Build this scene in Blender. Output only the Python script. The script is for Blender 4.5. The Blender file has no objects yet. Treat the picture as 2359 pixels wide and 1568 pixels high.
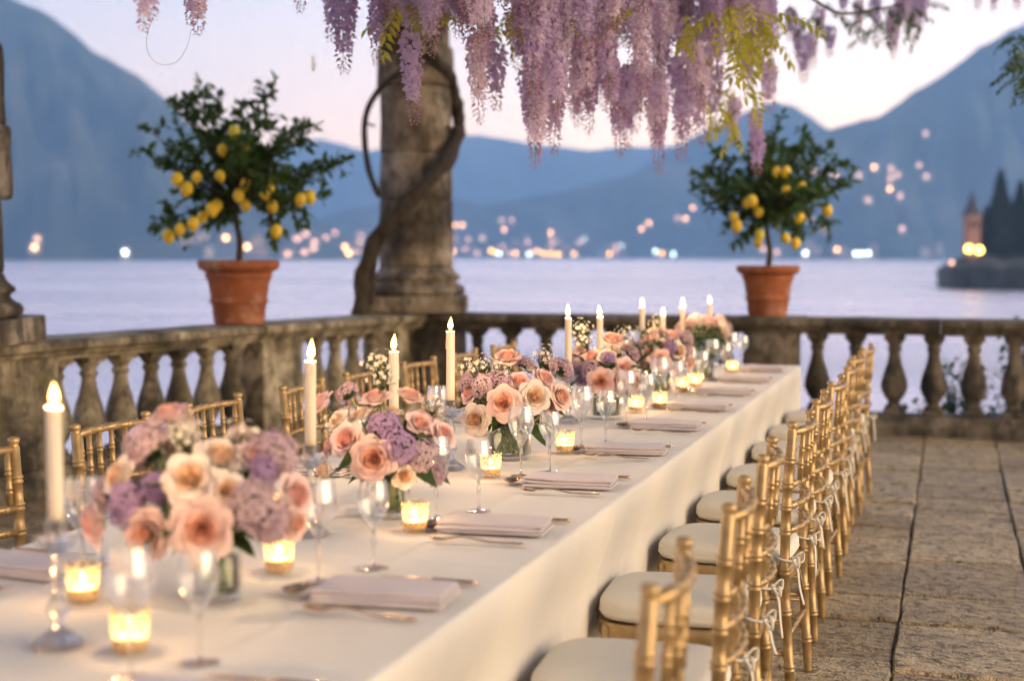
import bpy, bmesh, math, random
from mathutils import Vector, Matrix, noise
from mathutils.bvhtree import BVHTree
R = math.radians
PI = math.pi
sc = bpy.context.scene
COL = sc.collection
random.seed(7)

# ------------------------------------------------------------------ camera
CAM = Vector((0.0, 0.0, 1.46))
YAW, PITCH, FPX = R(17.13), R(3.44), 3276.0     # FPX: focal length for a 2359 pixel wide frame
cam = bpy.data.cameras.new('camera')
cam.lens = 50.0
cam.sensor_width = 36.0
cam.sensor_fit = 'HORIZONTAL'
cam.clip_start = 0.05
cam.clip_end = 30000
cam.dof.use_dof = True
cam.dof.focus_distance = 4.7
cam.dof.aperture_fstop = 1.75
co = bpy.data.objects.new('camera', cam)
COL.objects.link(co)
co.location = CAM
co.rotation_euler = (PI / 2 - PITCH, 0, YAW)
sc.camera = co

# ------------------------------------------------------------------ dusk sky
SUN_AZ, SUN_EL = R(98), R(15)        # azimuth clockwise from +Y: low, from the right
w = bpy.data.worlds.new('World')
sc.world = w
w.use_nodes = True
nt = w.node_tree
nt.nodes.clear()
N = nt.nodes.new
out = N('ShaderNodeOutputWorld')
bg = N('ShaderNodeBackground')
sky = N('ShaderNodeTexSky')
sky.sky_type = 'NISHITA'
sky.sun_disc = False
sky.sun_elevation = SUN_EL
sky.sun_rotation = SUN_AZ
tc = N('ShaderNodeTexCoord')
sep = N('ShaderNodeSeparateXYZ')
ramp = N('ShaderNodeValToRGB')
nt.links.new(tc.outputs['Generated'], sep.inputs[0])
nt.links.new(sep.outputs['Z'], ramp.inputs[0])
el = ramp.color_ramp.elements
el[0].position, el[0].color = 0.0, (2.55, 1.34, 0.62, 1)
el[1].position, el[1].color = 1.0, (0.28, 0.36, 0.62, 1)
for p, c in ((0.07, (2.55, 1.46, 0.72)), (0.13, (2.12, 1.40, 0.90)), (0.22, (1.46, 1.19, 1.08)), (0.45, (0.62, 0.62, 0.82))):
    e = ramp.color_ramp.elements.new(p)
    e.color = (*c, 1)
mul = N('ShaderNodeMix'); mul.data_type = 'RGBA'; mul.blend_type = 'MULTIPLY'; mul.inputs[0].default_value = 1.0
nt.links.new(sky.outputs[0], mul.inputs[6])
mul.inputs[7].default_value = (0.035, 0.035, 0.035, 1)
add = N('ShaderNodeMix'); add.data_type = 'RGBA'; add.blend_type = 'ADD'; add.inputs[0].default_value = 1.0
nt.links.new(mul.outputs[2], add.inputs[6])
nt.links.new(ramp.outputs[0], add.inputs[7])
# afterglow round the sunset, behind the far mountains to the right
nrm = N('ShaderNodeVectorMath'); nrm.operation = 'DOT_PRODUCT'
nt.links.new(tc.outputs['Generated'], nrm.inputs[0])
nrm.inputs[1].default_value = Vector((-0.04, 0.99, 0.09)).normalized()
pw = N('ShaderNodeMath'); pw.operation = 'POWER'; pw.inputs[1].default_value = 14.0
mx = N('ShaderNodeMath'); mx.operation = 'MAXIMUM'; mx.inputs[1].default_value = 0.0
nt.links.new(nrm.outputs['Value'], mx.inputs[0]); nt.links.new(mx.outputs[0], pw.inputs[0])
glow = N('ShaderNodeMix'); glow.data_type = 'RGBA'; glow.blend_type = 'ADD'
nt.links.new(pw.outputs[0], glow.inputs[0])
nt.links.new(add.outputs[2], glow.inputs[6])
glow.inputs[7].default_value = (0.7, 0.46, 0.27, 1)
# the half of the sky turned away from the sunset is dimmer, evenly and smoothly
hd_ = N('ShaderNodeVectorMath'); hd_.operation = 'DOT_PRODUCT'
nt.links.new(tc.outputs['Generated'], hd_.inputs[0])
hd_.inputs[1].default_value = (-0.04, 0.999, 0.0)
mr = N('ShaderNodeMapRange')
mr.inputs['From Min'].default_value = -1.0; mr.inputs['From Max'].default_value = 1.0
mr.inputs['To Min'].default_value = 0.52; mr.inputs['To Max'].default_value = 1.06
nt.links.new(hd_.outputs['Value'], mr.inputs[0])
dim = N('ShaderNodeVectorMath'); dim.operation = 'SCALE'
nt.links.new(glow.outputs[2], dim.inputs[0]); nt.links.new(mr.outputs[0], dim.inputs['Scale'])
nt.links.new(dim.outputs[0], bg.inputs[0])
bg.inputs[1].default_value = 1.0
nt.links.new(bg.outputs[0], out.inputs[0])

# added warm, very soft low fill from the right, for unseen terrace lamps
terrace_fill = bpy.data.lights.new('terrace_fill', 'SUN')
terrace_fill.energy = 5.0
terrace_fill.angle = R(50)
terrace_fill.color = (1.0, 0.70, 0.37)
so = bpy.data.objects.new('terrace_fill', terrace_fill)
COL.objects.link(so)
sd = Vector((math.sin(SUN_AZ) * math.cos(SUN_EL), math.cos(SUN_AZ) * math.cos(SUN_EL), math.sin(SUN_EL)))
so.rotation_euler = (-sd).to_track_quat('-Z', 'Y').to_euler()
so.location = sd * 20

sc.view_settings.view_transform = 'Standard'
sc.view_settings.look = 'None'
sc.view_settings.gamma = 1
sc.view_settings.exposure = 0.56
cy = sc.cycles
cy.use_denoising = True
cy.use_adaptive_sampling = True
cy.adaptive_threshold = 0.05
cy.adaptive_min_samples = 20
cy.max_bounces = 8
cy.diffuse_bounces = 2
cy.glossy_bounces = 4
cy.transmission_bounces = 8
cy.transparent_max_bounces = 20
cy.volume_bounces = 1
cy.caustics_reflective = False
cy.caustics_refractive = False
cy.sample_clamp_indirect = 4.0
cy.sample_clamp_direct = 0.0

FWD = Vector((-math.sin(YAW) * math.cos(PITCH), math.cos(YAW) * math.cos(PITCH), -math.sin(PITCH)))
RGT = Vector((math.cos(YAW), math.sin(YAW), 0))
UPV = RGT.cross(FWD)

def at(px, py, d):
    """world point seen at (px, py) of a 2359 x 1568 frame, d metres along the axis"""
    return CAM + FWD * d + RGT * ((px - 1179.5) / FPX * d) + UPV * ((784 - py) / FPX * d)

# ------------------------------------------------------------------ helpers
def tag(o, label=None, cat=None, group=None, kind=None):
    if label: o['label'] = label
    if cat: o['category'] = cat
    if group: o['group'] = group
    if kind: o['kind'] = kind
    return o

def place(o, parent=None, loc=(0, 0, 0), rot=(0, 0, 0), scale=1.0):
    COL.objects.link(o)
    o.parent = parent
    o.location = loc
    if isinstance(rot, Matrix):
        o.rotation_euler = rot.to_euler()
    else:
        o.rotation_euler = rot
    o.scale = (scale, scale, scale) if isinstance(scale, (int, float)) else scale
    return o

def thing(name, label, cat, loc=(0, 0, 0), rotz=0.0, group=None):
    o = bpy.data.objects.new(name, None)
    o.empty_display_size = 0.1
    place(o, None, loc, (0, 0, rotz))
    return tag(o, label, cat, group)

def obj(name, mesh, parent=None, loc=(0, 0, 0), rot=(0, 0, 0), scale=1.0):
    return place(bpy.data.objects.new(name, mesh), parent, loc, rot, scale)

def copy_tree(o, parent=None):
    c = o.copy()
    COL.objects.link(c)
    c.parent = parent
    for ch in o.children:
        copy_tree(ch, c)
    return c

class MB:
    def __init__(s):
        s.v, s.f, s.m = [], [], []
    def add(s, v, f, mi=0, M=None):
        n = len(s.v)
        if M is not None:
            v = [M @ Vector(p) for p in v]
        s.v += [tuple(p) for p in v]
        s.f += [tuple(i + n for i in q) for q in f]
        s.m += [mi] * len(f)
        return s
    def lathe(s, prof, seg=24, mi=0, M=None, mod=None, cap=True):
        v, f = [], []
        for r, z in prof:
            for k in range(seg):
                a = 2 * PI * k / seg
                q = r if mod is None else mod(r, z, a)
                v.append((q * math.cos(a), q * math.sin(a), z))
        for i in range(len(prof) - 1):
            for k in range(seg):
                k2 = (k + 1) % seg
                f.append((i * seg + k, i * seg + k2, (i + 1) * seg + k2, (i + 1) * seg + k))
        if cap:
            if prof[0][0] > 1e-6: f.append(tuple(range(seg - 1, -1, -1)))
            if prof[-1][0] > 1e-6: f.append(tuple(range((len(prof) - 1) * seg, len(prof) * seg)))
        return s.add(v, f, mi, M)
    def tube(s, pts, rad, seg=8, mi=0, M=None, flat=1.0):
        pts = [Vector(p) for p in pts]
        n = len(pts)
        if isinstance(rad, (int, float)): rad = [rad] * n
        v, f = [], []
        t0 = (pts[1] - pts[0]).normalized()
        ref = Vector((0, 0, 1)) if abs(t0.z) < 0.9 else Vector((1, 0, 0))
        u = t0.cross(ref).normalized()
        for i, p in enumerate(pts):
            t = (pts[min(i + 1, n - 1)] - pts[max(i - 1, 0)]).normalized()
            u = (u - t * u.dot(t)).normalized()
            w_ = t.cross(u)
            for k in range(seg):
                a = 2 * PI * k / seg
                v.append(p + (u * math.cos(a) + w_ * math.sin(a) * flat) * rad[i])
        for i in range(n - 1):
            for k in range(seg):
                k2 = (k + 1) % seg
                f.append((i * seg + k, i * seg + k2, (i + 1) * seg + k2, (i + 1) * seg + k))
        f.append(tuple(range(seg - 1, -1, -1)))
        f.append(tuple(range((n - 1) * seg, n * seg)))
        return s.add(v, f, mi, M)
    def box(s, c, d, mi=0, M=None, b=0.0):
        x, y, z = [q / 2 for q in d]
        if b <= 0:
            v = [(c[0] + i * x, c[1] + j * y, c[2] + k * z) for i in (-1, 1) for j in (-1, 1) for k in (-1, 1)]
            f = [(0, 1, 3, 2), (4, 6, 7, 5), (0, 4, 5, 1), (2, 3, 7, 6), (0, 2, 6, 4), (1, 5, 7, 3)]
            return s.add(v, f, mi, M)
        bm = bmesh.new()
        bmesh.ops.create_cube(bm, size=1.0, matrix=Matrix.Translation(c) @ Matrix.Diagonal((d[0], d[1], d[2], 1)))
        bmesh.ops.bevel(bm, geom=list(bm.edges), offset=b, segments=1, affect='EDGES', profile=0.5)
        bm.verts.index_update()
        v = [p.co.copy() for p in bm.verts]
        f = [[q.index for q in fc.verts] for fc in bm.faces]
        bm.free()
        return s.add(v, f, mi, M)
    def grid(s, fn, nu, nv, mi=0, M=None):
        v = [fn(i / nu, j / nv) for j in range(nv + 1) for i in range(nu + 1)]
        f = [(j * (nu + 1) + i, j * (nu + 1) + i + 1, (j + 1) * (nu + 1) + i + 1, (j + 1) * (nu + 1) + i) for j in range(nv) for i in range(nu)]
        return s.add(v, f, mi, M)
    def mesh(s, name, mats, smooth=True, sharp=None):
        me = bpy.data.meshes.new(name)
        me.from_pydata(s.v, [], s.f)
        if not isinstance(mats, (list, tuple)): mats = [mats]
        for m in mats: me.materials.append(m)
        me.polygons.foreach_set('material_index', s.m)
        me.polygons.foreach_set('use_smooth', [smooth] * len(s.f))
        if smooth and sharp:
            me.set_sharp_from_angle(angle=R(sharp))
        me.update()
        return me

def euler(rx=0, ry=0, rz=0):
    return Matrix.Rotation(rz, 4, 'Z') @ Matrix.Rotation(ry, 4, 'Y') @ Matrix.Rotation(rx, 4, 'X')

def aim(n, spin=0.0):
    """rotation taking +Z to n"""
    return (Vector(n).to_track_quat('Z', 'Y').to_matrix().to_4x4()) @ Matrix.Rotation(spin, 4, 'Z')

def smooth_path(pts, n=6):
    """Catmull-Rom through the points"""
    P = [Vector(p) for p in pts]
    P = [P[0] * 2 - P[1]] + P + [P[-1] * 2 - P[-2]]
    o_ = []
    for i in range(1, len(P) - 2):
        a, b, c, d = P[i - 1], P[i], P[i + 1], P[i + 2]
        for k in range(n):
            t = k / n
            o_.append(0.5 * ((2 * b) + (c - a) * t + (2 * a - 5 * b + 4 * c - d) * t * t + (3 * b - a - 3 * c + d) * t ** 3))
    o_.append(P[-2])
    return o_

ORD = ['nearest', 'second', 'third', 'fourth', 'fifth', 'sixth', 'seventh', 'eighth', 'ninth', 'tenth', 'eleventh', 'twelfth']
# ------------------------------------------------------------------ materials
MAT = {}
class NT:
    """small node-tree writer"""
    def __init__(s, name):
        m = bpy.data.materials.new(name)
        m.use_nodes = True
        s.mat, s.t = m, m.node_tree
        s.t.nodes.clear()
        s.out = s.n('ShaderNodeOutputMaterial')
        MAT[name] = m
    def n(s, kind, **kw):
        nd = s.t.nodes.new(kind)
        for k, v in kw.items(): setattr(nd, k, v)
        return nd
    def l(s, a, b):
        s.t.links.new(a, b)
    def coord(s, which='Object', scale=(1, 1, 1)):
        c = s.n('ShaderNodeTexCoord')
        mp = s.n('ShaderNodeMapping')
        mp.inputs['Scale'].default_value = scale
        if which == 'World':
            g = s.n('ShaderNodeNewGeometry')
            s.l(g.outputs['Position'], mp.inputs[0])
        else:
            s.l(c.outputs[which], mp.inputs[0])
        return mp.outputs[0]
    def noise(s, vec, scale, detail=4, rough=0.55, dist=0.0):
        q = s.n('ShaderNodeTexNoise')
        q.inputs['Scale'].default_value = scale
        q.inputs['Detail'].default_value = detail
        q.inputs['Roughness'].default_value = rough
        q.inputs['Distortion'].default_value = dist
        s.l(vec, q.inputs['Vector'])
        return q.outputs[0]
    def ramp(s, fac, stops):
        r = s.n('ShaderNodeValToRGB')
        e = r.color_ramp.elements
        e[0].position, e[0].color = stops[0][0], (*stops[0][1], 1)
        e[1].position, e[1].color = stops[-1][0], (*stops[-1][1], 1)
        for p, c in stops[1:-1]:
            e.new(p).color = (*c, 1)
        s.l(fac, r.inputs[0])
        return r.outputs[0]
    def mix(s, fac, a, b, mode='MIX'):
        m = s.n('ShaderNodeMix', data_type='RGBA', blend_type=mode)
        for i, v in ((0, fac), (6, a), (7, b)):
            if isinstance(v, (int, float)): m.inputs[i].default_value = v
            elif isinstance(v, tuple): m.inputs[i].default_value = (*v, 1)
            else: s.l(v, m.inputs[i])
        return m.outputs[2]
    def math(s, op, a, b=0.0):
        m = s.n('ShaderNodeMath', operation=op)
        for i, v in ((0, a), (1, b)):
            if isinstance(v, (int, float)): m.inputs[i].default_value = v
            else: s.l(v, m.inputs[i])
        return m.outputs[0]
    def bump(s, h, strength=0.3, dist=0.01):
        b = s.n('ShaderNodeBump')
        b.inputs['Strength'].default_value = strength
        b.inputs['Distance'].default_value = dist
        s.l(h, b.inputs['Height'])
        return b.outputs[0]
    def rand(s):
        return s.n('ShaderNodeObjectInfo').outputs['Random']
    def bsdf(s, color, rough=0.7, metallic=0.0, normal=None, **kw):
        p = s.n('ShaderNodeBsdfPrincipled')
        if isinstance(color, tuple): p.inputs['Base Color'].default_value = (*color, 1)
        else: s.l(color, p.inputs['Base Color'])
        if isinstance(rough, (int, float)): p.inputs['Roughness'].default_value = rough
        else: s.l(rough, p.inputs['Roughness'])
        p.inputs['Metallic'].default_value = metallic
        if normal is not None: s.l(normal, p.inputs['Normal'])
        for k, v in kw.items():
            i = p.inputs[k.replace('_', ' ')]
            if isinstance(v, tuple) and len(v) == 3 and i.type == 'RGBA': v = (*v, 1)
            i.default_value = v
        return p.outputs[0]
    def translucent(s, color):
        t = s.n('ShaderNodeBsdfTranslucent')
        if isinstance(color, tuple): t.inputs[0].default_value = (*color, 1)
        else: s.l(color, t.inputs[0])
        return t.outputs[0]
    def mixsh(s, fac, a, b):
        m = s.n('ShaderNodeMixShader')
        if isinstance(fac, (int, float)): m.inputs[0].default_value = fac
        else: s.l(fac, m.inputs[0])
        s.l(a, m.inputs[1]); s.l(b, m.inputs[2])
        return m.outputs[0]
    def end(s, sh):
        s.l(sh, s.out.inputs[0])
        return s.mat

# weathered balustrade stone
def stone(name, light, mid, dark, lichen=0.35, scale=1.0, bstr=0.6):
    t = NT(name)
    c = t.coord('World')
    n1 = t.noise(c, 2.2 * scale, 4, 0.65)
    n2 = t.noise(c, 11 * scale, 3, 0.7)
    n3 = t.noise(c, 60 * scale, 1, 0.6)
    st = t.noise(t.coord('World', (3.2, 3.2, 0.6)), 1.6, 4, 0.7)      # rain streaks running down
    base = t.ramp(n1, [(0.36, dark), (0.48, mid), (0.62, light)])
    base = t.mix(t.ramp(st, [(0.45, (0, 0, 0)), (0.68, (1, 1, 1))]), base, dark)
    blotch = t.ramp(n2, [(0.50, (0, 0, 0)), (0.66, (1, 1, 1))])
    base = t.mix(t.math('MULTIPLY', blotch, 0.7), base, dark)
    li = t.ramp(t.noise(c, 5.5 * scale, 3, 0.6), [(0.58, (0, 0, 0)), (0.66, (1, 1, 1))])
    base = t.mix(t.math('MULTIPLY', li, lichen), base, (0.20, 0.17, 0.06))
    base = t.mix(0.25, base, t.ramp(n3, [(0.3, (0.02, 0.02, 0.02)), (0.7, (0.5, 0.46, 0.4))]), 'OVERLAY')
    h = t.math('ADD', t.math('MULTIPLY', n2, 1.0), t.math('MULTIPLY', n3, 0.35))
    t.end(t.bsdf(base, 0.92, normal=t.bump(h, bstr, 0.02)))
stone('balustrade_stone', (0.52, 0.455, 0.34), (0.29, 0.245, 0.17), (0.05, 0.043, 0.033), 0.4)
stone('dark_balustrade_stone', (0.29, 0.25, 0.195), (0.14, 0.12, 0.092), (0.028, 0.025, 0.022), 0.3)  # far balustrade: dark staining, with some of its shade put into the colour
stone('column_stone', (0.44, 0.38, 0.31), (0.19, 0.155, 0.115), (0.028, 0.024, 0.020), 0.2, 0.6)

# paving slab
t = NT('paving_stone')
c = t.coord('World')
r = t.rand()
n1 = t.noise(c, 3.0, 3, 0.6); n2 = t.noise(c, 15, 4, 0.75); n3 = t.noise(c, 90, 1, 0.6)
b = t.ramp(r, [(0.0, (0.41, 0.30, 0.165)), (0.5, (0.55, 0.415, 0.235)), (1.0, (0.64, 0.50, 0.31))])
b = t.mix(t.ramp(n1, [(0.35, (0.6, 0.6, 0.6)), (0.65, (0, 0, 0))]), b, (0.27, 0.215, 0.145))
b = t.mix(t.ramp(n2, [(0.52, (0, 0, 0)), (0.62, (0.9, 0.9, 0.9))]), b, (0.15, 0.118, 0.078))
pit = t.ramp(t.noise(t.coord('World', (1, 1.35, 1)), 13, 4, 0.75), [(0.36, (0, 0, 0)), (0.5, (1, 1, 1))])
h = t.math('ADD', t.math('ADD', t.math('MULTIPLY', n2, 0.8), t.math('MULTIPLY', n3, 0.25)), t.math('MULTIPLY', pit, 0.6))
t.end(t.bsdf(b, t.ramp(n2, [(0.3, (0.45,) * 3), (0.7, (0.75,) * 3)]), normal=t.bump(h, 1.0, 0.028)))

t = NT('joint_soil')
c = t.coord('World')
t.end(t.bsdf(t.ramp(t.noise(c, 30, 5), [(0.35, (0.05, 0.042, 0.028)), (0.65, (0.14, 0.12, 0.075))]), 0.95, normal=t.bump(t.noise(c, 60, 4), 0.6, 0.01)))

t = NT('lake_water')
wv = t.noise(t.coord('World', (0.35, 0.9, 1)), 0.16, 6, 0.62, 0.4)
wv2 = t.noise(t.coord('World', (1.0, 2.2, 1)), 0.9, 4, 0.6)
h = t.math('ADD', t.math('MULTIPLY', wv, 1.0), t.math('MULTIPLY', wv2, 0.25))
t.end(t.bsdf((0.80, 0.69, 0.70), t.ramp(t.noise(t.coord('World', (0.004, 0.02, 1)), 1.0, 3, 0.6), [(0.35, (0.16,) * 3), (0.65, (0.36,) * 3)]), metallic=0.72, normal=t.bump(h, 0.8, 1.6), IOR=1.8))

t = NT('mountain_forest')
c = t.coord('World')
n1 = t.noise(c, 0.006, 7, 0.62); n2 = t.noise(c, 0.03, 5, 0.6)
b = t.ramp(n1, [(0.38, (0.010, 0.022, 0.014)), (0.52, (0.04, 0.06, 0.03)), (0.66, (0.12, 0.12, 0.10))])
b = t.mix(0.3, b, t.ramp(n2, [(0.3, (0.015, 0.028, 0.018)), (0.7, (0.055, 0.07, 0.04))]))
t.end(t.bsdf(b, 0.95))

t = NT('rock')
c = t.coord('World')
t.end(t.bsdf(t.ramp(t.noise(c, 0.35, 6, 0.7), [(0.3, (0.015, 0.02, 0.018)), (0.7, (0.075, 0.075, 0.07))]), 0.95))

t = NT('house_plaster')
t.end(t.bsdf(t.ramp(t.rand(), [(0.0, (0.55, 0.42, 0.30)), (0.4, (0.62, 0.53, 0.42)), (0.7, (0.55, 0.33, 0.24)), (1.0, (0.66, 0.60, 0.52))]), 0.9))
t = NT('tower_plaster'); t.end(t.bsdf((0.36, 0.19, 0.15), 0.9))
t = NT('slate'); t.end(t.bsdf((0.05, 0.055, 0.07), 0.8))
t = NT('roof_tile'); t.end(t.bsdf((0.22, 0.10, 0.065), 0.9))
t = NT('window_pane'); t.end(t.bsdf((0.02, 0.025, 0.03), 0.1))
def emis(name, col, st):
    t = NT(name)
    e = t.n('ShaderNodeEmission')
    e.inputs[0].default_value = (*col, 1); e.inputs[1].default_value = st
    t.end(e.outputs[0])
    t.mat.cycles.emission_sampling = 'NONE'
emis('lit_window_warm', (1.0, 0.47, 0.19), 9.0)
emis('lit_window_gold', (1.0, 0.48, 0.08), 10.0)
emis('lit_window_dim', (1.0, 0.52, 0.36), 3.0)
emis('lit_window_white', (0.80, 1.0, 0.88), 8.0)
emis('garden_lamp_glow', (1.0, 0.62, 0.10), 9.0)

# cloth
def cloth(name, col, wr=0.25, weave=900.0, rough=0.85):
    t = NT(name)
    c = t.coord('Object')
    wx = t.n('ShaderNodeTexWave', wave_type='BANDS', bands_direction='X'); wx.inputs['Scale'].default_value = weave / 6
    wy = t.n('ShaderNodeTexWave', wave_type='BANDS', bands_direction='Y'); wy.inputs['Scale'].default_value = weave / 6
    t.l(c, wx.inputs[0]); t.l(c, wy.inputs[0])
    n1 = t.noise(t.coord('Object', (1.0, 1.0, 1.0)), 5.0, 4, 0.55, 0.6)
    h = t.math('ADD', t.math('MULTIPLY', t.math('ADD', wx.outputs[1], wy.outputs[1]), 0.02), n1)
    b = t.mix(t.ramp(t.noise(c, 3, 3), [(0.3, (0, 0, 0)), (0.7, (1, 1, 1))]), col, tuple(q * 0.93 for q in col))
    p = t.bsdf(b, rough, normal=t.bump(h, wr, 0.02), Sheen_Weight=0.15)
    t.end(t.mixsh(0.12, p, t.translucent(col)))
cloth('table_linen', (0.84, 0.80, 0.74), 0.30)
cloth('napkin_linen', (0.70, 0.63, 0.65), 0.30)
cloth('cushion_fabric', (0.85, 0.80, 0.69), 0.22)
cloth('tie_fabric', (0.80, 0.76, 0.67), 0.2)

# gilt chair paint
t = NT('gold_paint')
c = t.coord('Object')
n1 = t.noise(c, 25, 4, 0.6)
b = t.ramp(n1, [(0.3, (0.34, 0.225, 0.10)), (0.7, (0.50, 0.345, 0.165))])
t.end(t.bsdf(b, t.ramp(n1, [(0.3, (0.34,) * 3), (0.7, (0.50,) * 3)]), metallic=0.55, normal=t.bump(t.noise(c, 140, 3), 0.12, 0.002)))

t = NT('rose_gold_metal')
t.end(t.bsdf((0.78, 0.52, 0.33), 0.20, metallic=1.0))

t = NT('dark_wood')
c = t.coord('Object', (1, 8, 8))
t.end(t.bsdf(t.ramp(t.noise(c, 4, 5), [(0.3, (0.05, 0.03, 0.018)), (0.7, (0.12, 0.07, 0.04))]), 0.6))

t = NT('terracotta')
c = t.coord('Object')
n1 = t.noise(c, 7, 5, 0.6); n2 = t.noise(c, 40, 4)
b = t.ramp(n1, [(0.3, (0.22, 0.065, 0.026)), (0.6, (0.33, 0.105, 0.042)), (0.8, (0.40, 0.18, 0.10))])
b = t.mix(t.ramp(t.noise(c, 4.5, 5, 0.7), [(0.54, (0, 0, 0)), (0.68, (0.6, 0.6, 0.6))]), b, (0.46, 0.33, 0.25))      # lime bloom
b = t.mix(t.ramp(t.noise(c, 3.1, 4, 0.7, 0.5), [(0.58, (0, 0, 0)), (0.70, (0.7, 0.7, 0.7))]), b, (0.10, 0.055, 0.03))
t.end(t.bsdf(b, 0.85, normal=t.bump(n2, 0.3, 0.006)))
t = NT('potting_soil'); t.end(t.bsdf((0.03, 0.02, 0.014), 1.0))

def leafmat(name, a, b_, tr, trw=0.35, rough=0.45):
    t = NT(name)
    col = t.ramp(t.noise(t.coord('Object'), 9, 3), [(0.3, a), (0.7, b_)])
    t.end(t.mixsh(trw, t.bsdf(col, rough), t.translucent(tr)))
leafmat('lemon_leaf', (0.03, 0.075, 0.024), (0.075, 0.135, 0.035), (0.10, 0.18, 0.02), 0.35)
leafmat('rose_leaf', (0.025, 0.055, 0.018), (0.055, 0.10, 0.03), (0.08, 0.14, 0.02), 0.3)
leafmat('wisteria_leaf', (0.22, 0.26, 0.03), (0.42, 0.40, 0.06), (0.62, 0.58, 0.06), 0.55, 0.5)
leafmat('shrub_leaf', (0.025, 0.06, 0.02), (0.06, 0.11, 0.035), (0.06, 0.12, 0.02), 0.3)
leafmat('cypress_leaf', (0.012, 0.022, 0.014), (0.025, 0.038, 0.022), (0.02, 0.04, 0.01), 0.1, 0.9)
t = NT('flower_stem'); t.end(t.bsdf((0.12, 0.19, 0.035), 0.5))
t = NT('lemon_skin')
n2 = t.noise(t.coord('Object'), 90, 2)
t.end(t.bsdf(t.ramp(t.rand(), [(0.0, (0.66, 0.47, 0.02)), (0.8, (0.80, 0.55, 0.03)), (1.0, (0.55, 0.52, 0.04))]), 0.42, normal=t.bump(n2, 0.25, 0.002)))

t = NT('vine_bark')
c = t.coord('Object', (1, 1, 0.3))
n2 = t.noise(c, 28, 6, 0.7)
t.end(t.bsdf(t.ramp(n2, [(0.3, (0.022, 0.017, 0.012)), (0.7, (0.085, 0.065, 0.045))]), 0.95, normal=t.bump(n2, 0.9, 0.03)))
t = NT('lemon_bark')
n2 = t.noise(t.coord('Object'), 30, 5)
t.end(t.bsdf(t.ramp(n2, [(0.3, (0.03, 0.024, 0.016)), (0.7, (0.085, 0.07, 0.045))]), 0.9, normal=t.bump(n2, 0.5, 0.01)))

# petals
def petal(name, a, b_, trw=0.35, rough=0.6, nscale=4.0):
    t = NT(name)
    col = t.mix(t.rand(), a, b_)
    col = t.mix(t.ramp(t.noise(t.coord('Object'), nscale, 3), [(0.35, (0, 0, 0)), (0.7, (0.55, 0.55, 0.55))]), col, tuple(min(1, q * 1.15 + 0.03) for q in a))
    t.end(t.mixsh(trw, t.bsdf(col, rough, Sheen_Weight=0.1), t.translucent(col)))
petal('petal_coral', (0.86, 0.61, 0.54), (0.88, 0.67, 0.60), 0.35)
petal('petal_coral_mid', (0.86, 0.56, 0.45), (0.87, 0.60, 0.50), 0.35)
petal('petal_coral_heart', (0.87, 0.51, 0.38), (0.88, 0.55, 0.42), 0.45)
petal('petal_pink', (0.85, 0.62, 0.60), (0.87, 0.68, 0.65), 0.35)
petal('petal_pink_mid', (0.84, 0.53, 0.48), (0.86, 0.58, 0.52), 0.35)
petal('petal_pink_heart', (0.84, 0.48, 0.41), (0.86, 0.52, 0.45), 0.45)
petal('petal_cream', (0.87, 0.74, 0.65), (0.89, 0.79, 0.72), 0.35)
petal('petal_cream_mid', (0.84, 0.62, 0.44), (0.85, 0.66, 0.50), 0.35)
petal('petal_cream_heart', (0.85, 0.60, 0.40), (0.86, 0.64, 0.46), 0.45)
petal('lilac_floret', (0.36, 0.22, 0.44), (0.46, 0.30, 0.50), 0.35, nscale=20)
petal('mauve_floret', (0.56, 0.38, 0.46), (0.62, 0.46, 0.50), 0.35, nscale=20)
petal('white_floret', (0.80, 0.74, 0.58), (0.84, 0.78, 0.70), 0.3, nscale=20)
petal('wisteria_floret', (0.56, 0.44, 0.70), (0.88, 0.77, 0.85), 0.58, nscale=14)
petal('wisteria_bud', (0.38, 0.20, 0.32), (0.52, 0.30, 0.42), 0.35, nscale=8)

# glass: thin walls let light straight through and mirror by Fresnel
def thin_glass(name, tint, gain=1.0, milk=0.08, bscale=0.0):
    t = NT(name)
    tr = t.n('ShaderNodeBsdfTransparent'); tr.inputs[0].default_value = (*tint, 1)
    gl = t.n('ShaderNodeBsdfGlossy'); gl.inputs['Roughness'].default_value = 0.06
    gl.inputs[0].default_value = (1, 1, 1, 1)
    fr = t.n('ShaderNodeLayerWeight'); fr.inputs[0].default_value = 0.5
    if bscale:
        bp = t.bump(t.noise(t.coord('Object'), bscale, 2), 0.5, 0.004)
        t.l(bp, gl.inputs['Normal']); t.l(bp, fr.inputs['Normal'])
    f = t.math('MINIMUM', t.math('ADD', t.math('MULTIPLY', t.math('POWER', fr.outputs[1], 2.4), 0.9), 0.19 * gain), 1.0)
    sh = t.mixsh(f, tr.outputs[0], gl.outputs[0])
    t.end(t.mixsh(milk, sh, t.translucent((0.9, 0.88, 0.85))) if milk else sh)
thin_glass('wine_glass_wall', (0.955, 0.955, 0.955), 1.3)
thin_glass('vase_glass_wall', (0.97, 0.98, 0.95), 0.35, 0.0)
t = NT('crystal')
g = t.n('ShaderNodeBsdfGlass'); g.inputs['IOR'].default_value = 1.5; g.inputs['Roughness'].default_value = 0.02
tr = t.n('ShaderNodeBsdfTransparent'); tr.inputs[0].default_value = (0.95, 0.95, 0.96, 1)
t.end(t.mixsh(0.45, g.outputs[0], tr.outputs[0]))
t = NT('votive_glass')      # speckled mercury glass
c = t.coord('Object')
v = t.n('ShaderNodeTexVoronoi'); v.inputs['Scale'].default_value = 130; t.l(c, v.inputs['Vector'])
sp = t.ramp(v.outputs[0], [(0.25, (0.50, 0.50, 0.50)), (0.55, (0.08, 0.08, 0.08))])
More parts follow.
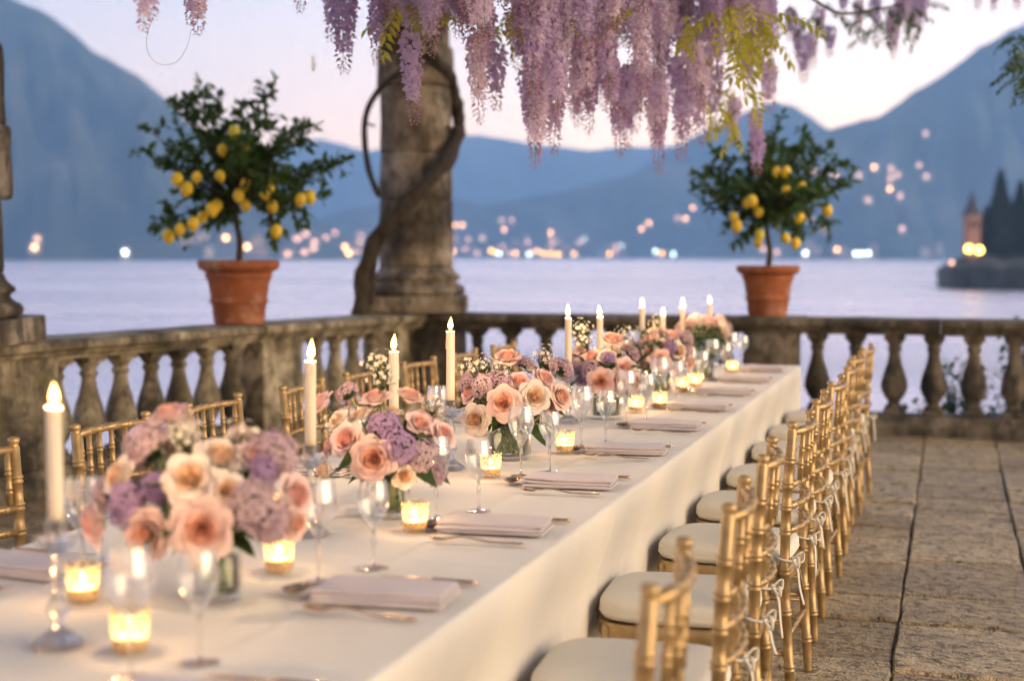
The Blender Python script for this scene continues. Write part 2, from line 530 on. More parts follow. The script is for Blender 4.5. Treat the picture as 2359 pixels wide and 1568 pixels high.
tr = t.n('ShaderNodeBsdfTransparent'); tr.inputs[0].default_value = (1.0, 0.95, 0.85, 1)
gl = t.n('ShaderNodeBsdfGlossy'); gl.inputs['Roughness'].default_value = 0.12; gl.inputs[0].default_value = (0.9, 0.86, 0.78, 1)
df = t.mixsh(0.75, gl.outputs[0], t.translucent((0.95, 0.78, 0.50)))
t.end(t.mixsh(sp, tr.outputs[0], df))
t = NT('vase_water')
tr = t.n('ShaderNodeBsdfTransparent'); tr.inputs[0].default_value = (0.95, 0.97, 0.88, 1)
gl = t.n('ShaderNodeBsdfGlossy'); gl.inputs['Roughness'].default_value = 0.02
fr = t.n('ShaderNodeFresnel'); fr.inputs[0].default_value = 1.33
t.end(t.mixsh(fr.outputs[0], tr.outputs[0], gl.outputs[0]))

t = NT('candle_wax')
p = t.bsdf((0.92, 0.84, 0.68), 0.45)
t.end(t.mixsh(0.28, p, t.translucent((0.90, 0.66, 0.40))))
t = NT('wick'); t.end(t.bsdf((0.02, 0.015, 0.01), 0.9))
# flame: gives off light and lets light through; hot pale heart, orange mantle below and at the tip
t = NT('flame')
sx = t.n('ShaderNodeSeparateXYZ'); t.l(t.coord('Generated'), sx.inputs[0])
e = t.n('ShaderNodeEmission'); e.inputs[1].default_value = 4.6
t.l(t.ramp(sx.outputs[2], [(0.0, (0.5, 0.16, 0.04)), (0.25, (1.0, 0.56, 0.13)), (0.7, (1.0, 0.64, 0.18)), (1.0, (1.0, 0.40, 0.06))]), e.inputs[0])
tr = t.n('ShaderNodeBsdfTransparent')
ad = t.n('ShaderNodeAddShader'); t.l(e.outputs[0], ad.inputs[0]); t.l(tr.outputs[0], ad.inputs[1])
t.end(ad.outputs[0])
t.mat.cycles.emission_sampling = 'NONE'
# ------------------------------------------------------------------ terrace, lake, mountains
WATER = -4.2
CORNER = Vector((-4.6, 12.0, 0))
WDIR = Vector((-0.174, -0.985, 0)).normalized()      # the left balustrade runs from the corner towards the camera

# terrace mass under the paving
b = MB()
lo = [CORNER + WDIR * 15.2 + Vector((-0.3, 0, 0)), Vector((7.5, -3, 0)), Vector((7.5, 12.3, 0)), Vector((-4.9, 12.3, 0))]
vs = [(p.x, p.y, -0.016) for p in lo] + [(p.x * 1.02, p.y + (0.5 if p.y > 5 else 0), WATER - 1.0) for p in lo]
b.add(vs, [(0, 1, 2, 3), (7, 6, 5, 4), (0, 4, 5, 1), (1, 5, 6, 2), (2, 6, 7, 3), (3, 7, 4, 0)])
floor = tag(obj('terrace_floor', b.mesh('terrace_floor', MAT['joint_soil'], False)), kind='structure')

def slab_verts(x0, x1, y0, y1, rnd, z):
    """irregular flagstone with a worn, rounded arris"""
    g, gy = rnd.uniform(0.003, 0.006), rnd.uniform(0.007, 0.014)
    x0 += g; x1 -= g; y0 += gy; y1 -= gy
    per = []
    def side(ax, ay, bx, by, n):
        for i in range(n):
            q = i / n
            j = 0.0 if i == 0 else rnd.uniform(-0.007, 0.006)
            per.append((ax + (bx - ax) * q + (j if abs(ay - by) > abs(ax - bx) else 0), ay + (by - ay) * q + (j if abs(ax - bx) >= abs(ay - by) else 0)))
    side(x0, y0, x1, y0, 4); side(x1, y0, x1, y1, 3); side(x1, y1, x0, y1, 4); side(x0, y1, x0, y0, 3)
    cx, cy_ = (x0 + x1) / 2, (y0 + y1) / 2
    n = len(per)
    tilt = (rnd.uniform(-0.012, 0.012), rnd.uniform(-0.012, 0.012))
    v = []
    for s_, zz in ((1.0, -0.04), (1.0, z - 0.010), (0.975, z)):
        for p in per:
            px = cx + (p[0] - cx) * s_; py = cy_ + (p[1] - cy_) * s_
            v.append((px - cx, py - cy_, zz + (0 if zz < 0 else (px - cx) * tilt[0] + (py - cy_) * tilt[1] + rnd.uniform(-0.0015, 0.0015))))
    f = []
    for k in range(2):
        for i in range(n):
            f.append((k * n + i, k * n + (i + 1) % n, (k + 1) * n + (i + 1) % n, (k + 1) * n + i))
    f.append(tuple(range(2 * n, 3 * n)))
    return cx, cy_, v, f
rnd = random.Random(21)
rest = MB()
x = -7.2
while x < 7.2:
    wd = rnd.uniform(0.52, 0.86)
    y = -2.5 + rnd.uniform(0, 0.3)
    while y < 11.8:
        ln = rnd.choice((0.30, 0.36, 0.42, 0.5, 0.6, 0.72)) * rnd.uniform(0.92, 1.1)
        y1 = min(y + ln, 11.83)
        lim = CORNER.x + (12 - y) * -0.1766 + 0.16
        if y1 - y > 0.12 and x > lim - 0.2:
            x0 = max(x, lim)
            if x + wd - x0 > 0.15:
                cx, cy_, v, f = slab_verts(x0, x + wd, y, y1, rnd, rnd.uniform(-0.009, 0.008))
                if x > -0.95 and y > 3.0 and x < 5.2:
                    m = MB().add(v, f).mesh('paving_slab', MAT['paving_stone'], False)
                    obj('paving_slab', m, floor, (cx, cy_, 0))
                else:
                    rest.add([(p[0] + cx, p[1] + cy_, p[2]) for p in v], f)
        y = y1
    x += wd
tag(obj('paving', rest.mesh('paving', MAT['paving_stone'], False), floor), kind='stuff')

# lake
b = MB().add([(-4200, -350, WATER), (2800, -350, WATER), (2800, 4650, WATER), (-4200, 4650, WATER)], [(0, 1, 2, 3)])
tag(obj('lake', b.mesh('lake', MAT['lake_water'], False)), kind='structure')

# mountains: slope from the shore up to the ridge seen against the sky, and down behind
TERRAIN = []
def mountain(ridge, dr, ds, seed, amp=1.0):
    n, rows = 150, 34
    xs = [p[0] for p in ridge]
    def yr(x):
        for (x0, y0), (x1, y1) in zip(ridge, ridge[1:]):
            if x0 <= x <= x1:
                q = (x - x0) / (x1 - x0)
                return y0 + (y1 - y0) * q
        return ridge[-1][1]
    v, f = [], []
    for j in range(rows + 5):
        for i in range(n + 1):
            px = xs[0] + (xs[-1] - xs[0]) * i / n
            dloc = dr * (1 + 0.05 * noise.noise((px * 0.004, seed, 0)))
            top = at(px, yr(px) + 3 * noise.noise((px * 0.03, seed, 2)) + 1.5 * noise.noise((px * 0.09, seed, 5)), dloc)
            sh = at(px, 588, ds * (1 + 0.03 * noise.noise((px * 0.006, seed, 9))))
            if j <= rows:
                q = j / rows
                p = sh.lerp(top, q)
                hz = WATER - 3 + (top.z - WATER + 3) * (q ** 0.85)
                rid = noise.fractal((px * 0.012 + q * 0.8, q * 2.2, seed * 3.1), 0.9, 2.1, 5)
                hz += rid * amp * 0.17 * max(top.z, 20) * math.sin(PI * min(1, q * 1.02)) ** 0.8
                v.append((p.x, p.y, hz))
            else:
                q = (j - rows) / 4
                p = top + (top - sh) * 0.35 * q
                v.append((p.x, p.y, top.z * (1 - q) + (WATER - 3) * q))
    for j in range(rows + 4):
        for i in range(n):
            a = j * (n + 1) + i
            f.append((a, a + 1, a + n + 2, a + n + 1))
    m = MB().add(v, f).mesh('mountain', MAT['mountain_forest'])
    TERRAIN.append(BVHTree.FromPolygons([Vector(p) for p in v], f))
    return tag(obj('mountain', m), kind='structure')
mountain([(-700, -260), (-300, -110), (-60, -40), (30, 0), (90, 22), (150, 62), (210, 115), (260, 142), (320, 176), (380, 226), (450, 300), (540, 385), (640, 450), (760, 520), (850, 570), (900, 592)], 1900, 1500, 1.3)
mountain([(200, 400), (600, 352), (700, 326), (745, 320), (790, 335), (840, 347), (900, 342), (980, 320), (1060, 308), (1130, 315), (1200, 326), (1350, 347), (1420, 340), (1520, 336), (1600, 332), (1800, 322), (2000, 312), (2700, 300)], 4000, 3700, 4.7)
mountain([(1330, 470), (1400, 430), (1500, 375), (1600, 312), (1650, 290), (1700, 266), (1750, 245), (1790, 236), (1830, 245), (1870, 270), (1905, 297), (2000, 330), (2200, 380), (2500, 420)], 2800, 2600, 8.2)
mountain([(560, 560), (700, 520), (800, 480), (960, 455), (1040, 452), (1110, 476), (1200, 456), (1300, 440), (1400, 415), (1500, 388), (1600, 376), (1700, 380), (1900, 400), (2400, 450)], 2450, 2250, 11.9)
mountain([(1560, 592), (1640, 550), (1720, 470), (1800, 385), (1870, 320), (1905, 299), (1960, 285), (2030, 265), (2070, 240), (2110, 208), (2160, 180), (2200, 152), (2250, 112), (2290, 92), (2330, 66), (2380, 48), (2600, -40), (3000, -170)], 2100, 1850, 15.4)

# rocky promontory carrying the villa garden
b = MB()
PRO = []
def prof(px):
    return at(px, 672, 228), at(px, 640, 262)
v, f = [], []
n = 26
for i in range(n + 1):
    px = 2172 + (2700 - 2172) * i / n
    q = min(1.0, (i / n) * 5)
    e = 0.25 + 0.75 * q ** 0.5
    a = at(px, 0, 246 - 22 * e + 3 * noise.noise((i * 0.7, 0, 3))); c_ = at(px, 0, 252 + 26 * e)
    hgt = 2.0 + 2.6 * e
    for t_, z in ((0.0, WATER - 1.5), (0.02, WATER + hgt * 0.9), (0.12, WATER + hgt), (0.5, WATER + hgt + 1.5 * e), (0.9, WATER + hgt), (1.0, WATER - 1.5)):
        p = a.lerp(c_, t_)
        v.append((p.x + noise.noise((i * 0.9, t_ * 9, 0)) * 0.6, p.y + noise.noise((i * 0.9, t_ * 9, 7)) * 0.6, z + noise.noise((i * 0.8, t_ * 5, 4)) * 0.35))
for i in range(n):
    for j in range(5):
        f.append((i * 6 + j, (i + 1) * 6 + j, (i + 1) * 6 + j + 1, i * 6 + j + 1))
f.append((0, 1, 2, 3, 4, 5)); f.append(tuple(n * 6 + k for k in (5, 4, 3, 2, 1, 0)))
m = MB().add(v, f).mesh('promontory', MAT['rock'])
tag(obj('promontory', m), kind='structure')

# low bank of earth below the terrace wall, on the right, where shrubs root
b = MB()
b.grid(lambda u, w_: (-3.5 + 11 * u, 12.5 + 2.6 * w_, -0.9 - 3.6 * w_ ** 1.3 + 0.25 * noise.noise((u * 9, w_ * 4, 1))), 24, 8)
tag(obj('bank', b.mesh('bank', MAT['joint_soil'])), kind='structure')

# the evening air over the lake: one closed box of pale haze around everything
b = MB().box((-700, 2150, 480), (7400, 5200, 974))
hz = obj('haze', b.mesh('haze', None, False))
tag(hz, kind='stuff')
m = bpy.data.materials.new('haze_air'); m.use_nodes = True
m.node_tree.nodes.clear()
o_ = m.node_tree.nodes.new('ShaderNodeOutputMaterial'); pv = m.node_tree.nodes.new('ShaderNodeVolumePrincipled')
pv.inputs['Color'].default_value = (0.35, 0.63, 1.0, 1)
pv.inputs['Density'].default_value = 3.3e-4
pv.inputs['Anisotropy'].default_value = 0.5
m.node_tree.links.new(pv.outputs[0], o_.inputs['Volume'])
pv.inputs['Density Attribute'].default_value = ''
pv.inputs['Temperature Attribute'].default_value = ''
m.cycles.homogeneous_volume = True
m.cycles.volume_sampling = 'MULTIPLE_IMPORTANCE'
hz.data.materials.clear(); hz.data.materials.append(m)

# ------------------------------------------------------------------ balustrades
ST = MAT['balustrade_stone']
def block(sx, sy, sz, seed, bev=0.012, wob=0.006, mat=None, name='block'):
    """worn stone block: bevelled, edges uneven, subdivided along its length"""
    bm = bmesh.new()
    bmesh.ops.create_cube(bm, size=1.0, matrix=Matrix.Diagonal((sx, sy, sz, 1)))
    bmesh.ops.bevel(bm, geom=list(bm.edges), offset=bev, segments=2, affect='EDGES', profile=0.6)
    long_ = [e_ for e_ in bm.edges if abs(e_.verts[0].co.x - e_.verts[1].co.x) > sx * 0.6]
    if sx > 0.3: bmesh.ops.subdivide_edges(bm, edges=long_, cuts=max(2, int(sx / 0.12)), use_grid_fill=True)
    for q in bm.verts:
        q.co += Vector(noise.noise_vector(q.co * 5 + Vector((seed, seed * 2, 0)))) * wob
    me = bpy.data.meshes.new(name)
    bm.to_mesh(me); bm.free()
    me.materials.append(mat or ST)
    me.polygons.foreach_set('use_smooth', [True] * len(me.polygons))
    me.set_sharp_from_angle(angle=R(40))
    return me
def extrude(prof, x0, x1, seed, mat=None, wob=0.006, name='coping'):
    """closed (y, z) profile pulled along x, with wear"""
    n = max(3, int((x1 - x0) / 0.10))
    v, f = [], []
    k = len(prof)
    for i in range(n + 1):
        xx = x0 + (x1 - x0) * i / n
        for y, z in prof:
            nv = noise.noise_vector(Vector((xx * 3, y * 8 + seed, z * 8))) * wob
            v.append((xx + (nv.x * 0.3 if 0 < i < n else 0), y + nv.y, z + nv.z * 0.7))
    for i in range(n):
        for j in range(k):
            f.append((i * k + j, i * k + (j + 1) % k, (i + 1) * k + (j + 1) % k, (i + 1) * k + j))
    f.append(tuple(range(k - 1, -1, -1))); f.append(tuple(n * k + j for j in range(k)))
    return MB().add(v, f).mesh(name, mat or ST, True, 32)
COPE = [(-0.205, 0.945), (-0.235, 0.93), (-0.235, 0.885), (-0.20, 0.872), (-0.185, 0.845), (-0.16, 0.835), (-0.16, 0.815),
        (0.16, 0.815), (0.16, 0.835), (0.185, 0.845), (0.20, 0.872), (0.235, 0.885), (0.235, 0.93), (0.205, 0.945)]
FOOT = [(-0.22, 0.0), (0.22, 0.0), (0.22, 0.075), (0.20, 0.09), (0.175, 0.11), (0.165, 0.16), (-0.165, 0.16), (-0.175, 0.11), (-0.20, 0.09), (-0.22, 0.075)]
def baluster_mesh(k, ST):
    pr = [(0.062, 0.205), (0.070, 0.215), (0.072, 0.228), (0.058, 0.240), (0.046, 0.252), (0.050, 0.268), (0.078, 0.305), (0.099, 0.35), (0.105, 0.395), (0.100, 0.44),
          (0.084, 0.50), (0.064, 0.56), (0.050, 0.62), (0.044, 0.665), (0.048, 0.68), (0.060, 0.688), (0.062, 0.70), (0.050, 0.712), (0.048, 0.728), (0.066, 0.75), (0.078, 0.765), (0.078, 0.772)]
    rr = random.Random(k)
    m_ = MB()
    m_.lathe(pr, 18, mod=lambda r, z, a: r * (1 + 0.035 * noise.noise((math.cos(a) * 2 + k * 5, math.sin(a) * 2, z * 9))))
    m_.box((0, 0, 0.183), (0.165, 0.165, 0.046), b=0.006)
    m_.box((0, 0, 0.7925), (0.165, 0.165, 0.041), b=0.006)
    return m_.mesh('baluster', ST, True, 35)
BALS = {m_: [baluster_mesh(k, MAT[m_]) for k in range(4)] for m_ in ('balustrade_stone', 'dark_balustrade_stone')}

def balustrade(label, loc, rotz, piers, length, pitch, ST):
    """local x runs along the wall; piers: (x0, x1)"""
    root = thing('balustrade', label, 'balustrade', loc, rotz)
    s = random.Random(int(length * 100))
    edges = [0.0]
    for (a, c_) in piers:
        d_ = c_ - a
        obj('pier', block(d_, 0.36, 0.655, a * 3.3, 0.014, 0.008, ST), root, ((a + c_) / 2, 0, 0.4875))
        obj('pier_cap', extrude([(y * 1.11, z + (0.003 if z > 0.94 else 0)) for y, z in COPE], a - 0.05, c_ + 0.05, a, ST), root)
        obj('pier_foot', extrude([(y * 1.09, z) for y, z in FOOT], a - 0.04, c_ + 0.04, a + 5, ST), root)
    spans, x_ = [], 0.0
    for (a, c_) in piers:
        if a - x_ > 0.05: spans.append((x_, a))
        x_ = c_
    if length - x_ > 0.05: spans.append((x_, length))
    for (a, c_) in spans:
        n = max(1, round((c_ - a) / 1.25))
        for i in range(n):
            p0 = a + (c_ - a) * i / n + (0.055 if i == 0 else 0.002); p1 = a + (c_ - a) * (i + 1) / n - (0.055 if i == n - 1 else 0.002)
            obj('coping_stone', extrude(COPE, p0, p1, p0 + 3, ST), root)
            obj('plinth_stone', extrude(FOOT, p0, p1, p0 + 9, ST), root)
        n = max(1, round((c_ - a) / pitch))
        for i in range(n):
            xb = a + (c_ - a) * (i + 0.5) / n
            obj('baluster', s.choice(BALS[ST.name]), root, (xb, s.uniform(-0.006, 0.006), 0), (0, 0, s.choice((0, PI / 2, PI)) + s.uniform(-0.03, 0.03)))
    return root
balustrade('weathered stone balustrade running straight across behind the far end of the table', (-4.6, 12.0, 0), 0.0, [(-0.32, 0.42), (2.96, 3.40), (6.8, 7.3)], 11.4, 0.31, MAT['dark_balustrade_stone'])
balustrade('weathered stone balustrade receding along the left behind the left row of chairs', CORNER, math.atan2(WDIR.y, WDIR.x), [(0.43, 0.62), (2.0, 2.5), (4.55, 5.95)], 10.0, 0.29, MAT['balustrade_stone'])

# columns standing on the balustrades
def column(label, loc, seed, rough=1.0):
    root = thing('column', label, 'column', loc)
    cs = MAT['column_stone']
    z0 = 0.950
    obj('plinth', block(0.90, 0.90, 0.15, seed, 0.02, 0.012, cs), root, (0, 0, z0 + 0.075), (0, 0, YAW))
    zb = z0 + 0.151
    m_ = MB().lathe([(0.40, 0.0), (0.435, 0.02), (0.44, 0.05), (0.42, 0.08), (0.385, 0.095), (0.365, 0.12), (0.37, 0.135), (0.395, 0.15), (0.395, 0.17), (0.37, 0.19), (0.345, 0.215), (0.335, 0.25)], 40,
                    mod=lambda r, z, a: r * (1 + 0.02 * noise.noise((math.cos(a) * 3 + seed, math.sin(a) * 3, z * 8))))
    obj('base_moulding', m_.mesh('base_moulding', cs), root, (0, 0, zb))
    z = zb + 0.252
    s = random.Random(int(seed * 10))
    r0 = 0.335
    while z < 4.05:
        hh = s.uniform(0.34, 0.62)
        r1 = 0.335 - 0.05 * (z - 1.3) / 2.8
        bulge = s.choice((0.0, 0.0, 0.02, 0.035)) * rough
        pr = [(r1 - 0.012 + bulge, 0.0), (r1 + bulge, 0.02), (r1 + bulge, hh * 0.5), (r1 + bulge - 0.003, hh - 0.02), (r1 - 0.014 + bulge, hh)]
        pr = [pr[0], pr[1]] + [(r1 + bulge, 0.02 + (hh - 0.04) * k / 6) for k in range(1, 6)] + [pr[3], pr[4]]
        m_ = MB().lathe(pr, 40, mod=lambda r, zz, a: r * (1 + 0.035 * noise.noise((math.cos(a) * 2.5 + seed * 3 + z, math.sin(a) * 2.5, zz * 4 + z)) + 0.012 * noise.noise((math.cos(a) * 9 + z, math.sin(a) * 9, zz * 14))))
        obj('drum', m_.mesh('drum', cs), root, (0, 0, z))
        z += hh + 0.002
    m_ = MB().lathe([(0.29, 0.0), (0.31, 0.03), (0.30, 0.06), (0.36, 0.12), (0.42, 0.18), (0.42, 0.24)], 32)
    obj('capital', m_.mesh('capital', cs, True, 35), root, (0, 0, z))
    return z + 0.24
COLTOP = column('tall weathered stone column wrapped in vine at the corner of the balustrades', (-4.6, 12.0, 0), 2.0)
NEARCOL = CORNER + WDIR * 5.27
column('weathered stone column cut by the left edge of the picture', (NEARCOL.x + 0.01, NEARCOL.y, 0), 6.0, 1.9)
# ------------------------------------------------------------------ table
TX0, TX1, TY0, TY1, TZ = -2.13, -0.908, 0.55, 9.13, 0.76
TC = (TX0 + TX1) / 2
tb = thing('dining_table', 'long banquet table hidden under the white tablecloth', 'table', (TC, (TY0 + TY1) / 2, 0))
L_, W_ = TY1 - TY0 - 0.03, TX1 - TX0 - 0.03
for i in range(4):
    obj('tabletop', MB().box((0, 0, 0), (W_, L_ / 4 - 0.004, 0.03), b=0.004).mesh('tabletop', MAT['dark_wood'], False), tb, (0, -L_ / 2 + L_ * (i + 0.5) / 4, TZ - 0.022))
    for sx in (-1, 1):
        for sy in (-1, 1):
            obj('leg', MB().box((0, 0, 0.36), (0.05, 0.05, 0.72), b=0.006).mesh('leg', MAT['dark_wood'], False), tb, (sx * (W_ / 2 - 0.17), -L_ / 2 + L_ * (i + 0.5) / 4 + sy * (L_ / 8 - 0.12), 0))
# cloth: flat top with faint pressing folds, hanging sides with soft vertical folds
b = MB()
def ztop(x, y):
    r_ = 0.0016 * noise.noise((x * 4, y * 4, 0)) + 0.0012 * noise.noise((x * 9 + 3, y * 2, 5))
    for yy in (1.9, 3.02, 4.14, 5.26, 6.38, 7.5, 8.62):                    # pressing creases
        r_ += 0.0030 * math.exp(-((y - yy - 0.01 * math.sin(x * 5 + yy)) / 0.016) ** 2)
    r_ += 0.003 * math.exp(-((x - TC - 0.32) / 0.016) ** 2) + 0.003 * math.exp(-((x - TC + 0.3) / 0.016) ** 2)
    r_ += 0.0022 * max(0.0, noise.noise((x * 2.2 + y * 0.8, y * 3.5, 7))) ** 1.5
    return TZ + r_
nx, ny = 90, 800
b.grid(lambda u, v_: (TX0 + (TX1 - TX0) * u, TY0 + (TY1 - TY0) * v_, ztop(TX0 + (TX1 - TX0) * u, TY0 + (TY1 - TY0) * v_)), nx, ny)
per = []
def line(x0, y0, x1, y1, nn, nrm, c0):
    for i in range(nn):
        q = i / nn
        per.append((x0 + (x1 - x0) * q, y0 + (y1 - y0) * q, nrm))
line(TX1, TY0, TX1, TY1, 900, (1, 0), 0)
line(TX1, TY1, TX0, TY1, 60, (0, 1), 0)
line(TX0, TY1, TX0, TY0, 300, (-1, 0), 0)
line(TX0, TY0, TX1, TY0, 60, (0, -1), 0)
n = len(per)
rows = [(0.0, 0.0), (0.004, 0.0015), (0.0075, 0.005), (0.009, 0.012)] + [(0.010, 0.02 + 0.715 * (k / 16)) for k in range(1, 17)]
v, f = [], []
for j, (ofs, drop) in enumerate(rows):
    q = drop / 0.735
    for i, (x, y, nr) in enumerate(per):
        s = y if nr[0] > 0 else (20 - x if nr[1] > 0 else 30 - y)
        a = 0.45 + 0.55 * noise.noise((s * 0.7, 3, 0))
        fold = (0.016 * math.sin(s * 9 + 3.5 * noise.noise((s * 0.9, 0, 1))) + 0.020 * noise.noise((s * 3.1, q * 0.6, 4)) + 0.008 * noise.noise((s * 9.0, q * 1.2, 8))) * a * q ** 0.55
        fold += 0.005 * math.exp(-(((y * 0.893) % 1.0 - 0.5) / 0.012) ** 2) * min(1, q * 8)
        sc_ = s * 2.7 + 0.35 * q * math.sin(s * 5.1)                              # sharp hanging creases, each a little askew
        ci, cf = math.floor(sc_), sc_ - math.floor(sc_)
        fold -= 0.007 * (0.5 + 0.5 * noise.noise((ci * 3.7, 1, 0))) * math.exp(-((cf - 0.5) / 0.035) ** 2) * min(1, q * 3)
        o2 = ofs + max(-0.016, min(0.014, fold)) + 0.002 * q
        if nr[0]:                                                                 # chairs tucked in push the sides of the cloth back
            u_ = max(0.0, min(1.0, (drop - 0.01) / 0.25))
            o2 -= 0.062 * u_ * u_ * (3 - 2 * u_) * max(0.0, min(1.0, (TY1 - y) * 3))
        x2, y2 = x + nr[0] * o2, y + nr[1] * o2
        # round the corners of the drop
        cxr = min(x - TX0, TX1 - x); cyr = min(y - TY0, TY1 - y)
        v.append((x2, y2, (ztop(x, y) if j < 2 else TZ) - drop + (0.010 * noise.noise((s * 1.3, 9, 0)) if j == len(rows) - 1 else 0)))
for j in range(len(rows) - 1):
    for i in range(n):
        i2 = (i + 1) % n
        f.append((j * n + i2, j * n + i, (j + 1) * n + i, (j + 1) * n + i2))
b.add(v, f)
cl = obj('tablecloth', b.mesh('tablecloth', MAT['table_linen']))
tag(cl, 'floor-length white linen tablecloth draped over the long table', 'tablecloth')
TT = TZ + 0.004          # things stand on the cloth

# ------------------------------------------------------------------ gilt bamboo chairs
G = MAT['gold_paint']
def bamboo(p0, p1, r, rings, seg=10, mid=None, fin=False):
    """turned pole with paired bamboo rings at the given fractions; mid bends it"""
    p0, p1 = Vector(p0), Vector(p1)
    L = (p1 - p0).length
    st = [(0.0, r * 0.9), (1.0, r * 0.9)]
    for q in rings:
        e = 0.0045 / L
        st += [(q - 2.6 * e, r), (q - 1.9 * e, r * 1.22), (q - 1.0 * e, r * 1.22), (q - 0.4 * e, r * 0.93), (q + 0.4 * e, r * 0.93), (q + 1.0 * e, r * 1.22), (q + 1.9 * e, r * 1.22), (q + 2.6 * e, r)]
    if fin:
        e = 0.006 / L
        st = [s for s in st if s[0] < 1 - 4 * e] + [(1 - 4.2 * e, r), (1 - 3.8 * e, r * 0.78), (1 - 3 * e, r * 1.15), (1 - 1.6 * e, r * 1.22), (1 - 0.5 * e, r * 0.95), (1.0, r * 0.4)]
    st = sorted(s for s in st if 0 <= s[0] <= 1)
    pts, rad = [], []
    for q, rr in st:
        p = p0.lerp(p1, q)
        if mid is not None: p = p + Vector(mid) * 4 * q * (1 - q)
        pts.append(p); rad.append(rr)
    return MB().tube(pts, rad, seg)
def superel(a, n_, ax, ay):
    c_, s_ = math.cos(a), math.sin(a)
    return ax * math.copysign(abs(c_) ** (2 / n_), c_), ay * math.copysign(abs(s_) ** (2 / n_), s_)
CM = {}
def chair_meshes():
    for s in (-1, 1):
        # back leg and post in one: foot splayed back, upright, back raked
        pts = [(s * 0.190, -0.215, 0), (s * 0.192, -0.195, 0.30), (s * 0.193, -0.190, 0.46), (s * 0.195, -0.195, 0.68), (s * 0.198, -0.212, 0.925)]
        sp = smooth_path(pts, 12)
        ln = [0.0]
        for a_, c_ in zip(sp, sp[1:]): ln.append(ln[-1] + (c_ - a_).length)
        def pos(z_):
            for i in range(len(ln) - 1):
                if ln[i] <= z_ <= ln[i + 1] + 1e-9:
                    return sp[i].lerp(sp[i + 1], (z_ - ln[i]) / (ln[i + 1] - ln[i]))
            return sp[-1]
        T = ln[-1]
        st = [(0, 0.0125), (0.01, 0.0135)] + [(l_, 0.0162) for l_ in (0.06, 0.2, 0.35, 0.5, 0.6, 0.8)]
        for h in (0.115, 0.30, 0.435, 0.565, 0.645, 0.72, 0.80):
            for k, rr in ((-0.012, 0.0162), (-0.0095, 0.0200), (-0.004, 0.0200), (-0.0015, 0.0156), (0.0015, 0.0156), (0.004, 0.0200), (0.0095, 0.0200), (0.012, 0.0162)):
                st.append((h + k, rr))
        st += [(T - 0.03, 0.0162), (T - 0.026, 0.0118), (T - 0.018, 0.0165), (T - 0.007, 0.018), (T - 0.002, 0.013), (T, 0.005)]
        st.sort()
        CM['post', s] = MB().tube([pos(min(q, T)) for q, _ in st], [rr for _, rr in st], 12).mesh('back_post', G)
        CM['leg', s] = bamboo((s * 0.196, 0.226, 0), (s * 0.190, 0.218, 0.43), 0.0145, (0.2, 0.45, 0.72)).mesh('front_leg', G)
        CM['side', s] = MB()
        for z_ in (0.16, 0.27):
            CM['side', s].add(*(lambda m_: (m_.v, m_.f))(bamboo((s * 0.191, -0.203, z_), (s * 0.192, 0.222, z_), 0.009, (0.3, 0.7), 8)))
        CM['side', s] = CM['side', s].mesh('side_stretcher', G)
    CM['cross'] = bamboo((-0.19, 0.222, 0.22), (0.19, 0.222, 0.22), 0.009, (0.25, 0.5, 0.75), 8).mesh('stretcher', G)
    CM['crossb'] = bamboo((-0.19, -0.20, 0.22), (0.19, -0.20, 0.22), 0.009, (0.25, 0.5, 0.75), 8).mesh('stretcher', G)
    def rail(z_, r, rings):
        y_ = -0.193 if z_ < 0.8 else -0.209
        return bamboo((-0.190, y_, z_), (0.190, y_, z_), r, rings, 10, mid=(0, -0.034, 0.0)).mesh('rail', G)
    CM['top'] = rail(0.888, 0.0125, (0.2, 0.4, 0.6, 0.8))
    CM['rails'] = [rail(z_, 0.0108, (0.12, 0.3, 0.5, 0.7, 0.88)) for z_ in (0.715, 0.645, 0.565)]
    CM['spindle'] = bamboo((0, 0, 0), (0, -0.010, 0.17), 0.0092, (0.33, 0.66), 8).mesh('spindle', G)
    # seat frame
    v, f = [], []
    k = 32
    for z_, s1 in ((0.395, 0.97), (0.395, 1.0), (0.40, 1.01), (0.432, 1.01), (0.438, 0.99), (0.438, 0.80), (0.395, 0.80)):
        for i in range(k):
            x_, y_ = superel(2 * PI * i / k, 5, 0.215 * s1, 0.226 * s1)
            v.append((x_, y_ + 0.024, z_))
    for j in range(7):
        for i in range(k):
            f.append((j * k + i, j * k + (i + 1) % k, ((j + 1) % 7) * k + (i + 1) % k, ((j + 1) % 7) * k + i))
    CM['frame'] = MB().add(v, f).mesh('seat_frame', G, True, 40)
    # cushion: pillow with a piped waist
    v, f = [], []
    k = 48
    prof = [(0.0, 0.440), (0.55, 0.440), (0.90, 0.441), (0.975, 0.447), (1.0, 0.456), (1.012, 0.461), (1.0, 0.466), (1.005, 0.474), (1.0, 0.486), (0.975, 0.495), (0.92, 0.501), (0.75, 0.507), (0.45, 0.511), (0.0, 0.513)]
    for s1, z_ in prof:
        for i in range(k):
            x_, y_ = superel(2 * PI * i / k, 4.2, 0.218 * s1, 0.222 * s1)
            v.append((x_, y_ + 0.030, z_ + (0.0025 * noise.noise((x_ * 14, y_ * 14, 2)) if z_ > 0.48 else 0)))
    for j in range(len(prof) - 1):
        for i in range(k):
            f.append((j * k + i, j * k + (i + 1) % k, (j + 1) * k + (i + 1) % k, (j + 1) * k + i))
    CM['cushion'] = MB().add(v, f).mesh('cushion', MAT['cushion_fabric'])
    # tapes tied in a bow round each back post
    CM['ties'] = []
